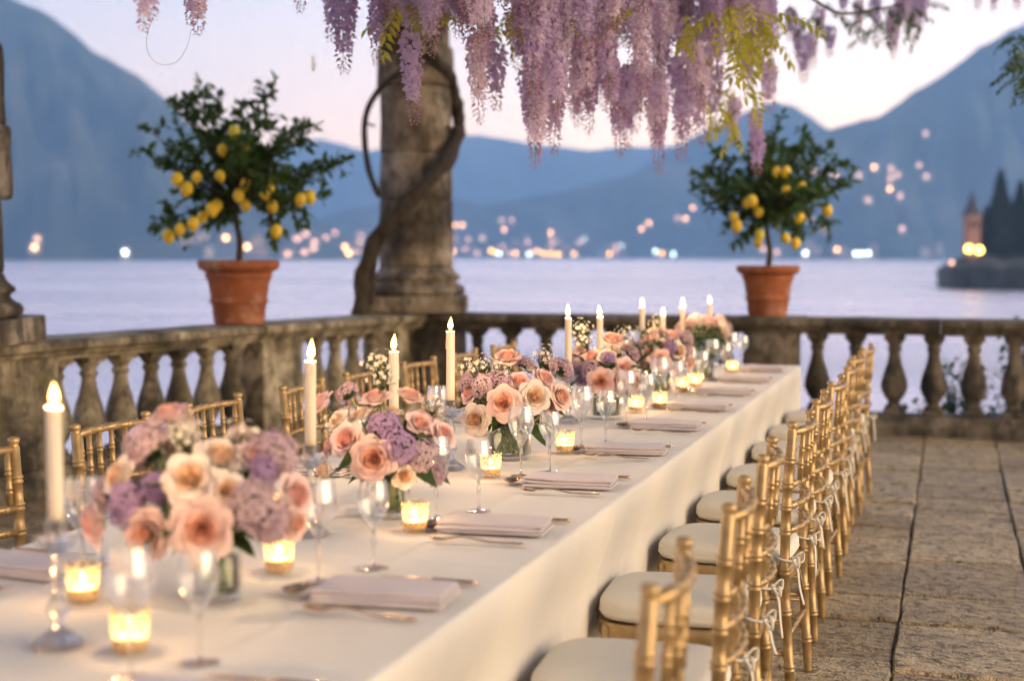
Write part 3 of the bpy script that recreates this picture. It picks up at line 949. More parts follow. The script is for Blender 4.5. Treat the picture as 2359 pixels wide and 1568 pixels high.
    for var in range(3):
        rr = random.Random(40 + var)
        for s in (-1, 1):
            m_ = MB()
            c_ = Vector((s * 0.193, -0.190, 0.475))
            ring = [c_ + Vector((0.021 * math.cos(a), 0.021 * math.sin(a), 0.004 * math.sin(a))) for a in [2 * PI * i / 14 for i in range(15)]]
            m_.tube(ring, 0.007, 6, flat=0.5)
            kn = c_ + Vector((0, -0.026, 0))
            m_.tube([kn + Vector((-0.010, 0, 0)), kn, kn + Vector((0.010, 0, 0))], [0.004, 0.010, 0.004], 8)
            for sg in (-1, 1):
                a = rr.uniform(0.4, 1.0)
                lp = [kn, kn + Vector((sg * 0.028, -0.018, 0.022 * a)), kn + Vector((sg * 0.055, -0.026, 0.010)), kn + Vector((sg * 0.050, -0.024, -0.016)), kn + Vector((sg * 0.02, -0.012, -0.010)), kn]
                m_.tube(smooth_path(lp, 4), 0.0048, 6, flat=0.35)
                ln_ = rr.uniform(0.09, 0.15)
                tl = [kn, kn + Vector((sg * 0.014, -0.018, -0.03)), kn + Vector((sg * rr.uniform(0.01, 0.035), -0.024, -ln_ * 0.6)), kn + Vector((sg * rr.uniform(0.0, 0.05), -0.020 - rr.uniform(0, 0.02), -ln_))]
                m_.tube(smooth_path(tl, 4), 0.0050, 6, flat=0.3)
            CM['ties'].append(m_.mesh('tie', MAT['tie_fabric']))
chair_meshes()
def chair(loc, rotz, label, group, k):
    root = thing('banquet_chair', label, 'chair', loc, rotz, group)
    for s in (-1, 1):
        obj('back_post', CM['post', s], root); obj('front_leg', CM['leg', s], root); obj('side_stretcher', CM['side', s], root)
    obj('stretcher', CM['cross'], root); obj('stretcher', CM['crossb'], root)
    obj('top_rail', CM['top'], root)
    for m_ in CM['rails']: obj('back_rail', m_, root)
    for i in range(6):
        q = (i + 0.5) / 6 + (i - 2.5) * 0.012
        x_ = -0.190 + 0.380 * q
        y_ = -0.196 - 0.034 * 4 * q * (1 - q)
        obj('spindle', CM['spindle'], root, (x_, y_, 0.713))
    obj('seat_frame', CM['frame'], root)
    cu = obj('cushion', CM['cushion'], root)
    obj('tie', CM['ties'][(k % 3) * 2], cu); obj('tie', CM['ties'][((k + 1) % 3) * 2 + 1], cu)
    return root
PITCH_Y = 0.745
SETY = [1.86 + PITCH_Y * k for k in range(10)]
rc = random.Random(5)
CHY = [2.44 + 0.79 * k for k in range(9)]
for k, y in enumerate(CHY):
    chair((-0.690 + rc.uniform(-0.006, 0.020), y + rc.uniform(-0.03, 0.03), 0), PI / 2 + rc.uniform(-0.065, 0.065), 'gold chair with ivory cushion, %s from the camera in the right row' % ORD[k], 'gold chairs along the right side of the table', k)
for k, y in enumerate([3.36 + 0.705 * q for q in range(8)]):
    chair((-2.405 - rc.uniform(0, 0.03), y + rc.uniform(-0.02, 0.02), 0), -PI / 2 + rc.uniform(-0.065, 0.065), 'gold chair facing us across the table, %s from the camera in the left row' % ORD[k], 'gold chairs along the left side of the table', k)
# ------------------------------------------------------------------ place settings
RG = MAT['rose_gold_metal']
def extr_outline(pts, zf, th, name):
    """flat cutlery piece from mirrored half-outline [(x, halfwidth)], height zf(x), thickness th(x)"""
    v, f = [], []
    for x, hw in pts:
        z = zf(x); t_ = th(x)
        for a in range(10):
            an = 2 * PI * a / 10
            v.append((x, hw * math.cos(an), z + t_ * 0.5 * math.sin(an)))
    n = len(pts)
    for i in range(n - 1):
        for a in range(10):
            f.append((i * 10 + a, i * 10 + (a + 1) % 10, (i + 1) * 10 + (a + 1) % 10, (i + 1) * 10 + a))
    f.append(tuple(range(9, -1, -1))); f.append(tuple((n - 1) * 10 + a for a in range(10)))
    return MB().add(v, f)
# local x: 0 at the handle end, positive towards the working end
def hz_(x): return 0.004 + 0.010 * math.exp(-((x - 0.135) / 0.035) ** 2)
fk = extr_outline([(0, 0.003), (0.003, 0.0075), (0.015, 0.0085), (0.04, 0.0065), (0.08, 0.0042), (0.12, 0.0036), (0.138, 0.0045), (0.150, 0.0095), (0.158, 0.0120), (0.166, 0.0122)], hz_, lambda x: 0.0032 if x > 0.14 else 0.0045, 'fork')
for i in range(4):
    y_ = -0.0092 + 0.00613 * i
    fk.tube([(0.163, y_, hz_(0.163)), (0.18, y_, hz_(0.18) + 0.001), (0.197, y_, hz_(0.197) + 0.004), (0.208, y_ * 0.96, hz_(0.2) + 0.008)], [0.0021, 0.0020, 0.0018, 0.0009], 6)
FORK = fk.mesh('fork', RG)
kn = extr_outline([(0, 0.002), (0.003, 0.0075), (0.012, 0.0092), (0.03, 0.0078), (0.08, 0.0058), (0.10, 0.0066), (0.106, 0.0050), (0.112, 0.0078), (0.14, 0.0095), (0.19, 0.0092), (0.215, 0.0060), (0.225, 0.001)], lambda x: 0.0065, lambda x: 0.010 if x < 0.104 else 0.0022, 'knife')
KNIFE = kn.mesh('knife', RG)
sp_ = extr_outline([(0, 0.003), (0.003, 0.0075), (0.015, 0.0085), (0.04, 0.0062), (0.08, 0.0042), (0.115, 0.0035), (0.128, 0.005)], lambda x: 0.006 + 0.012 * math.exp(-((x - 0.12) / 0.03) ** 2), lambda x: 0.0042, 'spoon')
def bowl(u, v_):
    a = 2 * PI * u; r_ = v_
    x = 0.158 + 0.035 * r_ * math.cos(a); y = 0.0235 * r_ * math.sin(a) * (1 + 0.12 * math.cos(a))
    return (x, y, 0.003 + 0.0125 * r_ ** 2.2)
sp_.grid(bowl, 20, 6)
sp_.grid(lambda u, v_: (lambda p: (p[0], p[1], p[2] + 0.0014))(bowl(1 - u, v_)), 20, 6)
SPOON = sp_.mesh('spoon', RG)
# folded napkin: three layers with rounded folds along the near edge
def napkin_mesh(seed):
    m_ = MB()
    rr = random.Random(seed)
    sx, sy = 0.27, 0.150
    for k in range(3):
        z0 = 0.0005 + k * 0.0090
        ins = rr.uniform(-0.007, 0.003) - 0.002 * k
        xo, yo, ya = rr.uniform(-0.006, 0.006), rr.uniform(-0.004, 0.004), rr.uniform(-0.03, 0.03)
        prof = []
        hy = sy / 2 + ins
        for a in range(7):
            an = -PI / 2 - PI * a / 6
            prof.append((-hy + 0.0044 + 0.0044 * math.cos(an), z0 + 0.0044 + 0.0044 * math.sin(an)))
        for q in (-0.5, 0, 0.5):
            prof.append((q * 2 * hy * 0.9, z0 + 0.0088))
        prof += [(hy - 0.003, z0 + 0.0088), (hy, z0 + 0.0066), (hy, z0 + 0.002), (hy - 0.003, z0)]
        for q in (0.5, 0, -0.5): prof.append((q * 2 * hy * 0.9, z0))
        n_ = 14
        v, f = [], []
        for i in range(n_ + 1):
            x = -sx / 2 + sx * i / n_
            e = 0.003 if i in (0, n_) else 0.0
            for y, z in prof:
                zc = z0 + 0.0044
                w_ = 0.0045 * noise.noise((x * 8 + seed, y * 8, k * 0.4)) * (0.5 + 0.5 * k) * (1 if k else 0.2)
                v.append((x + xo - y * ya + 0.003 * noise.noise((y * 30, k, seed)), y + yo + x * ya + 0.0035 * noise.noise((x * 12, k * 3, seed)), zc + (z - zc) * (0.55 if e else 1) + max(-0.0008, w_)))
        k2 = len(prof)
        for i in range(n_):
            for j in range(k2):
                f.append((i * k2 + j, i * k2 + (j + 1) % k2, (i + 1) * k2 + (j + 1) % k2, (i + 1) * k2 + j))
        f.append(tuple(range(k2 - 1, -1, -1))); f.append(tuple(n_ * k2 + j for j in range(k2)))
        m_.add(v, f)
    return m_.mesh('napkin', MAT['napkin_linen'], True, 60)
NAPKIN = [napkin_mesh(k) for k in range(4)]

# stemware: thin blown bowl, cut flutes on the lower half, drawn stem, flat foot
WG = MAT['wine_glass_wall']
def stemware(h, rmax, flutes, depth):
    zb = h * 0.43
    pr = [(0.0035, zb), (0.010, zb + 0.004)]
    for i in range(1, 15):
        q = i / 14
        r_ = rmax * (math.sin(min(1, q * 1.55) * PI / 2) ** 0.75) * (1 - 0.20 * max(0, q - 0.55) / 0.45)
        pr.append((r_, zb + 0.004 + (h - zb - 0.004) * q))
    def mod(r, z, a):
        q = (z - zb) / (h - zb)
        return r * (1 + depth * abs(math.sin(flutes * a / 2)) * max(0, min(1, q * 5)) * max(0, min(1, (0.78 - q) * 4)))
    bowl_ = MB().lathe(pr, 56, mod=mod, cap=False).mesh('bowl', WG)
    st = MB().lathe([(0.0045, 0.006), (0.0036, 0.03), (0.0034, zb * 0.55), (0.0062, zb * 0.72), (0.0062, zb * 0.76), (0.0036, zb * 0.82), (0.005, zb - 0.001)], 12).mesh('stem', MAT['crystal'])
    ft = MB().lathe([(0.0, 0.0), (0.033, 0.0), (0.0345, 0.0012), (0.033, 0.0024), (0.016, 0.0040), (0.0045, 0.0065), (0.0, 0.0068)], 36).mesh('foot', WG)
    return bowl_, st, ft
WINE = stemware(0.222, 0.043, 20, -0.035)
GOBLET = stemware(0.196, 0.037, 12, -0.07)
def glass(kind, loc, label, group):
    root = thing('wine_glass', label, 'wine glass', loc, random.uniform(0, 6), group)
    for nm, m_ in zip(('bowl', 'stem', 'foot'), WINE if kind == 0 else GOBLET):
        obj(nm, m_, root)
    return root
rs = random.Random(9)
for k, y in enumerate(SETY):
    for side in (1, -1):
        if side < 0 and k in (0, 1) : pass
        X = (lambda dx: TX1 - dx) if side > 0 else (lambda dx: TX0 + dx)
        sn = 'right' if side > 0 else 'left'
        wh = '%s place from the camera on the table\'s %s side' % (ORD[k], sn)
        j = lambda a=0.006: rs.uniform(-a, a)
        nx_, yaw_ = X(0.178) + j(), j(0.06)
        o = obj('napkin', NAPKIN[(k + (side > 0)) % 4], None, (nx_, y + 0.05 + j(), TT + 0.001), (0, 0, yaw_ + (0.06 if side > 0 else -0.04)))
        tag(o, 'folded greyish pink napkin, ' + wh, 'napkin', 'folded napkins')
        # fork on the near side (tines to the centre), knife on the far side
        hd = PI if side > 0 else 0.0
        o = obj('fork', FORK, None, (X(0.055) + j(), y - 0.112 + j(), TT + 0.001), (0, 0, hd + (0.05 if side > 0 else -0.05) + j(0.06)), 1.12)
        tag(o, 'rose gold fork, ' + wh, 'fork', 'rose gold forks')
        o = obj('knife', KNIFE, None, (X(0.035) + j(), y + 0.205 + j(), TT), (0, 0, hd + 0.03 + j(0.05)))
        tag(o, 'rose gold knife, ' + wh, 'knife', 'rose gold knives')
        o = obj('spoon', SPOON, None, (X(0.345) + 0.03 * side + j(), y + 0.17 + j(), TT), (0, 0, -PI / 2 - 0.25 * side + j(0.1)))
        tag(o, 'gold dessert spoon above the napkin, ' + wh, 'spoon', 'gold dessert spoons')
        if side > 0:
            g1, g2 = (X(0.372) + j(0.01), y + 0.155 + j(0.02)), (X(0.312) + j(0.01), y + 0.285 + j(0.02))
        else:
            g1, g2 = (X(0.36) + j(0.01), y + 0.02 + j(0.02)), (X(0.30) + j(0.01), y + 0.15 + j(0.02))
        glass(0, (*g1, TT), 'larger clear wine glass, ' + wh, 'large wine glasses')
        glass(1, (*g2, TT), 'smaller cut crystal goblet, ' + wh, 'cut crystal goblets')

# ------------------------------------------------------------------ candles
def flame_light(parent, loc, power):
    l_ = bpy.data.lights.new('candle_light', 'POINT')
    l_.energy = power
    l_.color = (1.0, 0.64, 0.33)
    l_.shadow_soft_size = 0.007
    return obj('candle_light', l_, parent, loc)
def flame_mesh(h, r, lean):
    pr = [(0.0, 0.0), (0.55, 0.06), (0.88, 0.16), (1.0, 0.28), (0.93, 0.42), (0.74, 0.58), (0.48, 0.75), (0.2, 0.91), (0.0, 1.0)]
    m_ = MB().lathe([(q * r, z * h) for q, z in pr], 14, cap=False)
    m_.v = [(x + lean * (z / h) ** 2 * r, y, z) for x, y, z in m_.v]
    return m_.mesh('flame', MAT['flame'])
FLAME = [flame_mesh(0.047, 0.0088, q) for q in (-0.5, 0.1, 0.6)]
TFLAME = [flame_mesh(0.028, 0.0075, q) for q in (-0.3, 0.4)]
CRY = MAT['crystal']
def sc_mod(r, z, a):
    return r * (1 + (0.10 * math.cos(8 * a) if 0.178 < z < 0.196 and r > 0.025 else 0.03 * math.cos(10 * a)))
STICK = {
 'base': MB().lathe([(0.0, 0.0), (0.046, 0.0), (0.048, 0.004), (0.043, 0.010), (0.030, 0.018), (0.016, 0.030), (0.0, 0.031)], 40, mod=sc_mod).mesh('base', CRY),
 'stem': MB().lathe([(0.0, 0.030), (0.012, 0.031), (0.009, 0.045), (0.018, 0.058), (0.022, 0.068), (0.018, 0.078), (0.009, 0.090), (0.008, 0.105), (0.014, 0.118), (0.017, 0.128), (0.014, 0.138), (0.009, 0.150), (0.010, 0.165), (0.0, 0.166)], 24, mod=sc_mod).mesh('stem', CRY),
 'drip_dish': MB().lathe([(0.0, 0.165), (0.012, 0.165), (0.026, 0.176), (0.036, 0.190), (0.038, 0.195), (0.036, 0.195), (0.025, 0.181), (0.0, 0.179)], 48, mod=sc_mod).mesh('drip_dish', CRY),
 'socket': MB().lathe([(0.0, 0.179), (0.0175, 0.180), (0.0185, 0.205), (0.0200, 0.225), (0.0170, 0.225), (0.0160, 0.206), (0.0, 0.205)], 24).mesh('socket', CRY)}
WAX = MAT['candle_wax']
def taper(xy, top, k, lean=0.0):
    root = thing('candlestick', 'cut crystal candlestick holding a lit taper, %s from the camera' % ORD[k], 'candlestick', (*xy, TT), k * 0.3, 'crystal candlesticks')
    for nm, m_ in STICK.items(): obj(nm, m_, root)
    zc = TT + 0.206
    h = top - zc
    c_ = thing('taper_candle', 'lit ivory taper candle, %s from the camera' % ORD[k], 'candle', (*xy, zc), k, 'lit taper candles')
    c_.rotation_euler = (lean * 0.3, lean, k)
    pr = [(0.0, 0.0), (0.0140, 0.0), (0.0143, h * 0.3), (0.0138, h - 0.004), (0.0128, h), (0.009, h - 0.0025), (0.004, h - 0.004), (0.0, h - 0.004)]
    wx = obj('wax', MB().lathe(pr, 24).mesh('wax', WAX), c_)
    obj('wick', MB().tube([(0, 0, h - 0.005), (0.0004, 0, h + 0.004), (0.002, 0, h + 0.009)], 0.0009, 6).mesh('wick', MAT['wick']), c_)
    for q in range(1 + k % 3):                           # runs of wax down the side
        a = k * 2.3 + q * 2.1; ln_ = 0.03 + 0.025 * ((k * 7 + q * 5) % 4)
        P_ = lambda t_, o_: (math.cos(a + 0.12 * math.sin(t_ * 90)) * (0.0135 + o_), math.sin(a + 0.12 * math.sin(t_ * 90)) * (0.0135 + o_), h - 0.002 - t_)
        obj('wax_drip', MB().tube([P_(0, -0.001), P_(ln_ * 0.4, 0.0004), P_(ln_ * 0.8, 0.0006), P_(ln_, 0.0006), P_(ln_ + 0.003, -0.001)], [0.0022, 0.0016, 0.0018, 0.0026, 0.0012], 8).mesh('wax_drip', WAX), wx)
    fs = 0.84 + 0.32 * ((k * 5) % 7) / 6
    obj('flame', FLAME[k % 3], c_, (0.001, 0, h + 0.004), (0.10 * math.sin(k * 2.2), 0.12 * math.cos(k * 1.7), k * 1.9), (1.0, 1.0, fs))
    flame_light(c_, (0.001, 0, h + 0.026), 3.5)
def on_center(px, top, X=-1.515):
    d = -X / math.cos(YAW) * FPX / (2190 - px)
    return (X, (d + X * math.sin(YAW)) / math.cos(YAW)), top
for k, (px, top, X) in enumerate([(120, 1.192, -1.515), (713, 1.198, -1.515), (907, 1.180, -1.55), (1038, 1.214, -1.55), (1310, 1.200, -1.515), (1383, 1.178, -1.53), (1481, 1.194, -1.515), (1527, 1.125, -1.54), (1574, 1.158, -1.50), (1637, 1.156, -1.43)]):
    xy, top = on_center(px, top, X)
    taper(xy, top, k, rc.uniform(-0.012, 0.012))

VG = MAT['votive_glass']
CUP = MB().lathe([(0.0, 0.0), (0.027, 0.0), (0.030, 0.003), (0.0315, 0.02), (0.0355, 0.074), (0.0362, 0.0765), (0.0345, 0.0765), (0.0335, 0.072), (0.0290, 0.012), (0.0, 0.010)], 32).mesh('votive_cup', VG)
TWAX = MB().lathe([(0.0, 0.0105), (0.0285, 0.0105), (0.0300, 0.027), (0.0285, 0.0285), (0.010, 0.0275), (0.0, 0.0275)], 24).mesh('wax', WAX)
TWICK = MB().tube([(0, 0, 0.027), (0.0004, 0, 0.034), (0.0014, 0, 0.038)], 0.0008, 6).mesh('wick', MAT['wick'])
def votive(x, y, k, label):
    o = obj('votive_holder', CUP, None, (x, y, TT), (0, 0, k))
    tag(o, 'small speckled glass votive holder ' + label, 'votive holder', 'glowing votive holders')
    c_ = thing('votive_candle', 'lit tea candle inside the votive ' + label, 'candle', (x, y, TT), k, 'lit votive candles')
    obj('wax', TWAX, c_); obj('wick', TWICK, c_)
    obj('flame', TFLAME[k % 2], c_, (0.0005, 0, 0.035), (0, 0, k * 2.1))
    flame_light(c_, (0.0005, 0, 0.050), 0.38)
def table_at(px, py):
    D_ = FPX * (CAM.z - TT) / (py - 587.0)
    X = (px - 2190) / FPX * D_ * math.cos(YAW)
    return X, (D_ + X * math.sin(YAW)) / math.cos(YAW)
for k, (px, py) in enumerate([(288, 1512), (638, 1322), (955, 1228), (1131, 1100), (1303, 1044), (1467, 950), (1522, 940), (1572, 901), (1689, 859), (1604, 893)]):
    votive(*table_at(px, py), k, '%s from the camera in front of the bouquets' % ORD[k])
for k, (X, y) in enumerate([(-1.66, 2.45), (-1.70, 3.35), (-1.68, 4.2), (-1.70, 5.2), (-1.68, 6.2), (-1.70, 7.4), (-1.66, 8.5)]):
    votive(X, y, k + 20, '%s from the camera behind the bouquets' % ORD[k])
# ------------------------------------------------------------------ flowers on the table
def leaf_patch(L, W, fold=0.25, curl=0.2, seg=4):
    """leaf along +X from the origin, folded on the midrib"""
    v, f = [], []
    for i in range(seg + 1):
        q = i / seg
        hw = W * 0.5 * math.sin(PI * q ** 0.8) * (1 if 0 < i < seg else 0.08)
        z = -curl * L * q * q
        x = L * q
        v += [(x, -hw, z + fold * hw), (x, 0, z), (x, hw, z + fold * hw)]
    for i in range(seg):
        a = i * 3
        f += [(a, a + 3, a + 4, a + 1), (a + 1, a + 4, a + 5, a + 2)]
    return v, f
def rose_layer(openness, R_, H_, width, curl, ruff, seed):
    """one petal of a unit rose (radius about 1): cupped, lip rolled outward"""
    nu, nv = 8, 6
    def fn(u, v_):
        s_ = (u - 0.5) * 2
        v_ = v_ * (1 - 0.20 * abs(s_) ** 3 + 0.05 * math.exp(-(s_ * 3) ** 2))
        wd = width * (0.35 + 0.65 * math.sin(min(1.0, v_ * 1.15) * PI / 2)) * (1 - 0.30 * max(0, v_ - 0.75) / 0.25 * abs(s_))
        a = s_ * wd
        r_ = R_ * (0.12 + 0.88 * math.sin(min(1.0, v_ * (1.25 - 0.35 * openness)) * PI / 2) ** 0.8)
        lip = max(0, v_ - 0.62) / 0.38
        r_ = r_ * (1 + curl * 0.34 * lip ** 1.6)
        z = -0.42 + H_ * (v_ ** (0.75 + 0.5 * openness)) - curl * 0.26 * lip ** 2 - 0.10 * s_ * s_ * v_
        z += ruff * 0.06 * noise.noise((s_ * 2.2 + seed, v_ * 2, seed)) * v_
        r_ += ruff * 0.05 * noise.noise((s_ * 2.0, v_ * 2, seed + 4)) * v_
        return (r_ * math.cos(a), r_ * math.sin(a), z)
    return MB().grid(fn, nu, nv)
ROSE = {}
def rose_meshes(tag_, outer, heart, mid):
    core = MB()
    # spiral heart: tight overlapping scrolls
    rr = random.Random(3)
    for i in range(13):
        q = i / 12
        R_ = 0.06 + 0.40 * q
        m_ = rose_layer(0.0, R_, 1.05 - 0.06 * q, 1.5 - 0.55 * q, 0.10 + 0.25 * q, 0.4, i * 2.3)
        core.add(m_.v, m_.f, 0, Matrix.Rotation(i * 2.39, 4, 'Z'))
    core.lathe([(0.0, -0.55), (0.16, -0.50), (0.22, -0.40), (0.12, -0.3), (0.0, -0.3)], 8, 1)
    core_m = core.mesh('rose', [MAT[heart], MAT['flower_stem']])
    lay = []
    for openness, R_, H_, width, curl, n_ in ((0.02, 0.56, 1.02, 0.85, 0.42, 4), (0.10, 0.70, 1.00, 0.80, 0.55, 5), (0.25, 0.84, 0.94, 0.74, 0.75, 5), (0.5, 0.98, 0.80, 0.66, 1.0, 6)):
        ms = [rose_layer(openness, R_, H_, width, curl, 1.0, R_ * 7 + q * 3).mesh('petal', MAT[mid if R_ < 0.6 else outer]) for q in range(2)]
        lay.append((ms, n_))
    ROSE[tag_] = (core_m, lay)
rose_meshes('coral', 'petal_coral', 'petal_coral_heart', 'petal_coral_mid')
rose_meshes('pink', 'petal_pink', 'petal_pink_heart', 'petal_pink_mid')
rose_meshes('cream', 'petal_cream', 'petal_cream_heart', 'petal_cream_mid')
rf = random.Random(77)
def rose(parent, p, nrm, r_, kind, layers=4):
    core, lay = ROSE[kind]
    M_ = aim(nrm, rf.uniform(0, 6))
    o = obj('rose', core, parent, p, M_, r_)
    for li, (ms, n_) in enumerate(lay[:layers]):
        a0 = rf.uniform(0, 6)
        for i in range(n_):
            a = a0 + 2 * PI * i / n_ + rf.uniform(-0.12, 0.12)
            obj('petal', ms[i % 2], o, (0, 0, rf.uniform(-0.03, 0.02) - li * 0.03), (rf.uniform(-0.08, 0.08), rf.uniform(-0.08, 0.10), a), rf.uniform(0.94, 1.05))
    return o
def floret_head(n_, size, fl, spread, seed, name, mat, stemmed=False):
    """rounded head of small four-petalled florets, radius about 1"""
    rr = random.Random(seed)
    m_ = MB()
    for i in range(n_):
        z = 1 - 1.55 * (i + 0.5) / n_
        a = i * 2.39996
        r_ = math.sqrt(max(0, 1 - z * z))
        d = Vector((r_ * math.cos(a), r_ * math.sin(a), z))
        rad = rr.uniform(1 - spread, 1.0)
        c_ = d * rad
        M_ = Matrix.Translation(c_) @ aim((d + Vector((rr.uniform(-.35, .35), rr.uniform(-.35, .35), rr.uniform(-.35, .35)))).normalized(), rr.uniform(0, 6))
        for k in range(4):
            Mk = M_ @ Matrix.Rotation(k * PI / 2, 4, 'Z')
            s_ = fl * rr.uniform(0.85, 1.1)
            m_.add([(0, 0, 0), (s_ * 0.55, -s_ * 0.42, s_ * 0.18), (s_ * 1.05, 0, s_ * 0.22), (s_ * 0.55, s_ * 0.42, s_ * 0.18)], [(0, 1, 2, 3)], 0, Mk)
        if stemmed:
            m_.tube([(0, 0, -0.9), c_ * 0.5 + Vector((0, 0, -0.25)), c_], 0.018, 4, 1)
    if not stemmed:
        m_.lathe([(0.0, -0.62), (0.5, -0.45), (0.66, 0.0), (0.5, 0.45), (0.0, 0.66)], 12, 1)
    return m_.mesh(name, [MAT[mat], MAT['rose_leaf']], False)
HEAD = {'lilac': [floret_head(110, 1, 0.20, 0.22, s, 'lilac_head', 'lilac_floret') for s in (1, 2)],
        'mauve': [floret_head(110, 1, 0.20, 0.22, s, 'hydrangea_head', 'mauve_floret') for s in (3, 4)],
        'white': [floret_head(26, 1, 0.17, 0.55, s, 'blossom_spray', 'white_floret', True) for s in (5, 6)]}
RLEAF = [MB().add(*leaf_patch(1.0, 0.52, 0.3, c_, 5)).mesh('leaf', MAT['rose_leaf']) for c_ in (0.1, 0.35)]
STEM = MAT['flower_stem']
VASEG = MAT['vase_glass_wall']
def vase(parent, r_, h_):
    def mod(r, z, a):
        return r * (1 + (0.035 * abs(math.sin(12 * a)) if 0.1 * h_ < z < 0.92 * h_ else 0))
    m_ = MB().lathe([(0.0, 0.0), (r_ * 0.92, 0.0), (r_ * 0.98, 0.004), (r_ * 0.97, h_ * 0.12), (r_ * 0.93, h_ * 0.5), (r_ * 0.97, h_ * 0.9), (r_ * 1.02, h_), (r_ * 0.98, h_), (r_ * 0.90, h_ * 0.88), (r_ * 0.86, h_ * 0.5), (r_ * 0.88, 0.013), (0.0, 0.011)], 96, mod=mod)
    o = obj('vase', m_.mesh('vase', VASEG), parent)
    wt = MB().lathe([(0.0, 0.013), (r_ * 0.84, 0.013), (r_ * 0.82, h_ * 0.5), (r_ * 0.83, h_ * 0.68), (0.0, h_ * 0.68)], 32)
    obj('water', wt.mesh('water', MAT['vase_water']), o)
    return o
def bouquet(label, xy, vr, vh, cpx, dep, roses, heads, sprays, rad, extra=7):
    root = thing('flower_arrangement', label, 'flowers', (*xy, TT))
    inv = root.location
    vase(root, vr, vh)
    C = at(*cpx, dep) - inv
    C = Vector((C.x * 0.6, C.y * 0.6, C.z - 0.02))
    base = Vector((0, 0, vh * 0.9))
    stem_m = MB()
    def stem(p, n_):
        q = Vector((rf.uniform(-1, 1) * vr * 0.5, rf.uniform(-1, 1) * vr * 0.5, 0.02))
        nk = Vector((q.x * -0.3 + p.x * 0.25, q.y * -0.3 + p.y * 0.25, vh * 1.0))
        stem_m.tube(smooth_path([q, nk, p - n_ * 0.03], 3), 0.0028, 5)
    for (px, py, r_, kind, dd) in roses:
        p = at(px, py, dep + dd) - inv
        n_ = ((p - C) + Vector((0, 0, 0.03))).normalized()
        tocam = (CAM - (p + inv)).normalized()
        n_ = (n_ * 0.72 + tocam * 0.35).normalized()
        rose(root, p, n_, r_ * 0.82, kind)
        stem(p, n_)
    for (px, py, r_, kind, dd) in heads:
        p = at(px, py, dep + dd) - inv
        n_ = (p - C).normalized()
        nm = {'lilac': 'lilac_head', 'mauve': 'hydrangea_head'}[kind]
        obj(nm, rf.choice(HEAD[kind]), root, p, aim(n_, rf.uniform(0, 6)), (r_, r_, r_ * 0.8))
        stem(p, n_)
    for (px, py, r_, dd) in sprays:
        p = at(px, py, dep + dd) - inv
        n_ = ((p - C).normalized() + Vector((0, 0, 0.5))).normalized()
        obj('blossom_spray', rf.choice(HEAD['white']), root, p, aim(n_, rf.uniform(0, 6)), r_)
        stem(p, n_)
    # the side turned away from us and the gaps: more blooms, greenery
    away = Vector((-FWD.x, -FWD.y, 0)).normalized() * -1
    for i in range(extra):
        a = rf.uniform(-1.35, 1.35)
        n_ = (Matrix.Rotation(a, 3, 'Z') @ away + Vector((0, 0, rf.uniform(-0.1, 0.9)))).normalized()
        p = C + n_ * rad * rf.uniform(0.72, 0.95) * Vector((1, 1, 0.75)).length / 1.6
        if i % 3 == 2:
            obj('hydrangea_head', rf.choice(HEAD['mauve']), root, p, aim(n_), rad * 0.28)
        else:
            rose(root, p, n_, rad * rf.uniform(0.18, 0.24), rf.choice(('pink', 'cream', 'coral', 'pink')), 4)
        stem(p, n_)
    for i in range(30):
        a = rf.uniform(0, 2 * PI)
        n_ = Vector((math.cos(a), math.sin(a), rf.uniform(-0.55, 0.75))).normalized()
        p = C + Vector((n_.x * rad * 0.62, n_.y * rad * 0.62, n_.z * rad * 0.5 - 0.01))
        s_ = rf.uniform(0.055, 0.09)
        d_ = (n_ + Vector((rf.uniform(-.5, .5), rf.uniform(-.5, .5), rf.uniform(-.5, .2)))).normalized()
        obj('leaf', rf.choice(RLEAF), root, p, d_.to_track_quat('X', 'Z').to_matrix().to_4x4() @ Matrix.Rotation(rf.uniform(-0.7, 0.7), 4, 'X'), s_)
    for i in range(10):                                  # collar of leaves over the vase rim
        a = 2 * PI * i / 10 + rf.uniform(-0.3, 0.3)
        d_ = Vector((math.cos(a), math.sin(a), rf.uniform(-0.35, 0.15)))
        obj('leaf', rf.choice(RLEAF), root, (vr * 0.5 * d_.x, vr * 0.5 * d_.y, vh * 1.05), d_.to_track_quat('X', 'Z').to_matrix().to_4x4() @ Matrix.Rotation(rf.uniform(-0.5, 0.5), 4, 'X'), rf.uniform(0.07, 0.105))
    # mossy filler that knots the stems together
    fm = MB()
    for i in range(420):
        n_ = Vector((rf.gauss(0, 1), rf.gauss(0, 1), rf.gauss(0, 1))).normalized()
        p = C + Vector((n_.x, n_.y, n_.z * 0.72)) * rad * rf.uniform(0.15, 0.68)
        v_, f_ = leaf_patch(rf.uniform(0.02, 0.045), 0.016, 0.2, 0.1, 2)
        fm.add(v_, f_, 0, Matrix.Translation(p) @ aim(n_, rf.uniform(0, 6)) @ Matrix.Rotation(rf.uniform(-1.4, 0.2), 4, 'Y'))
    tag(obj('greenery', fm.mesh('greenery', MAT['rose_leaf']), root), kind='stuff')
    for i in range(10): stem(Vector((rf.uniform(-1, 1) * vr, rf.uniform(-1, 1) * vr, vh * 1.35)), Vector((0, 0, 1)))
    obj('stems', stem_m.mesh('stems', STEM), root)
    return root

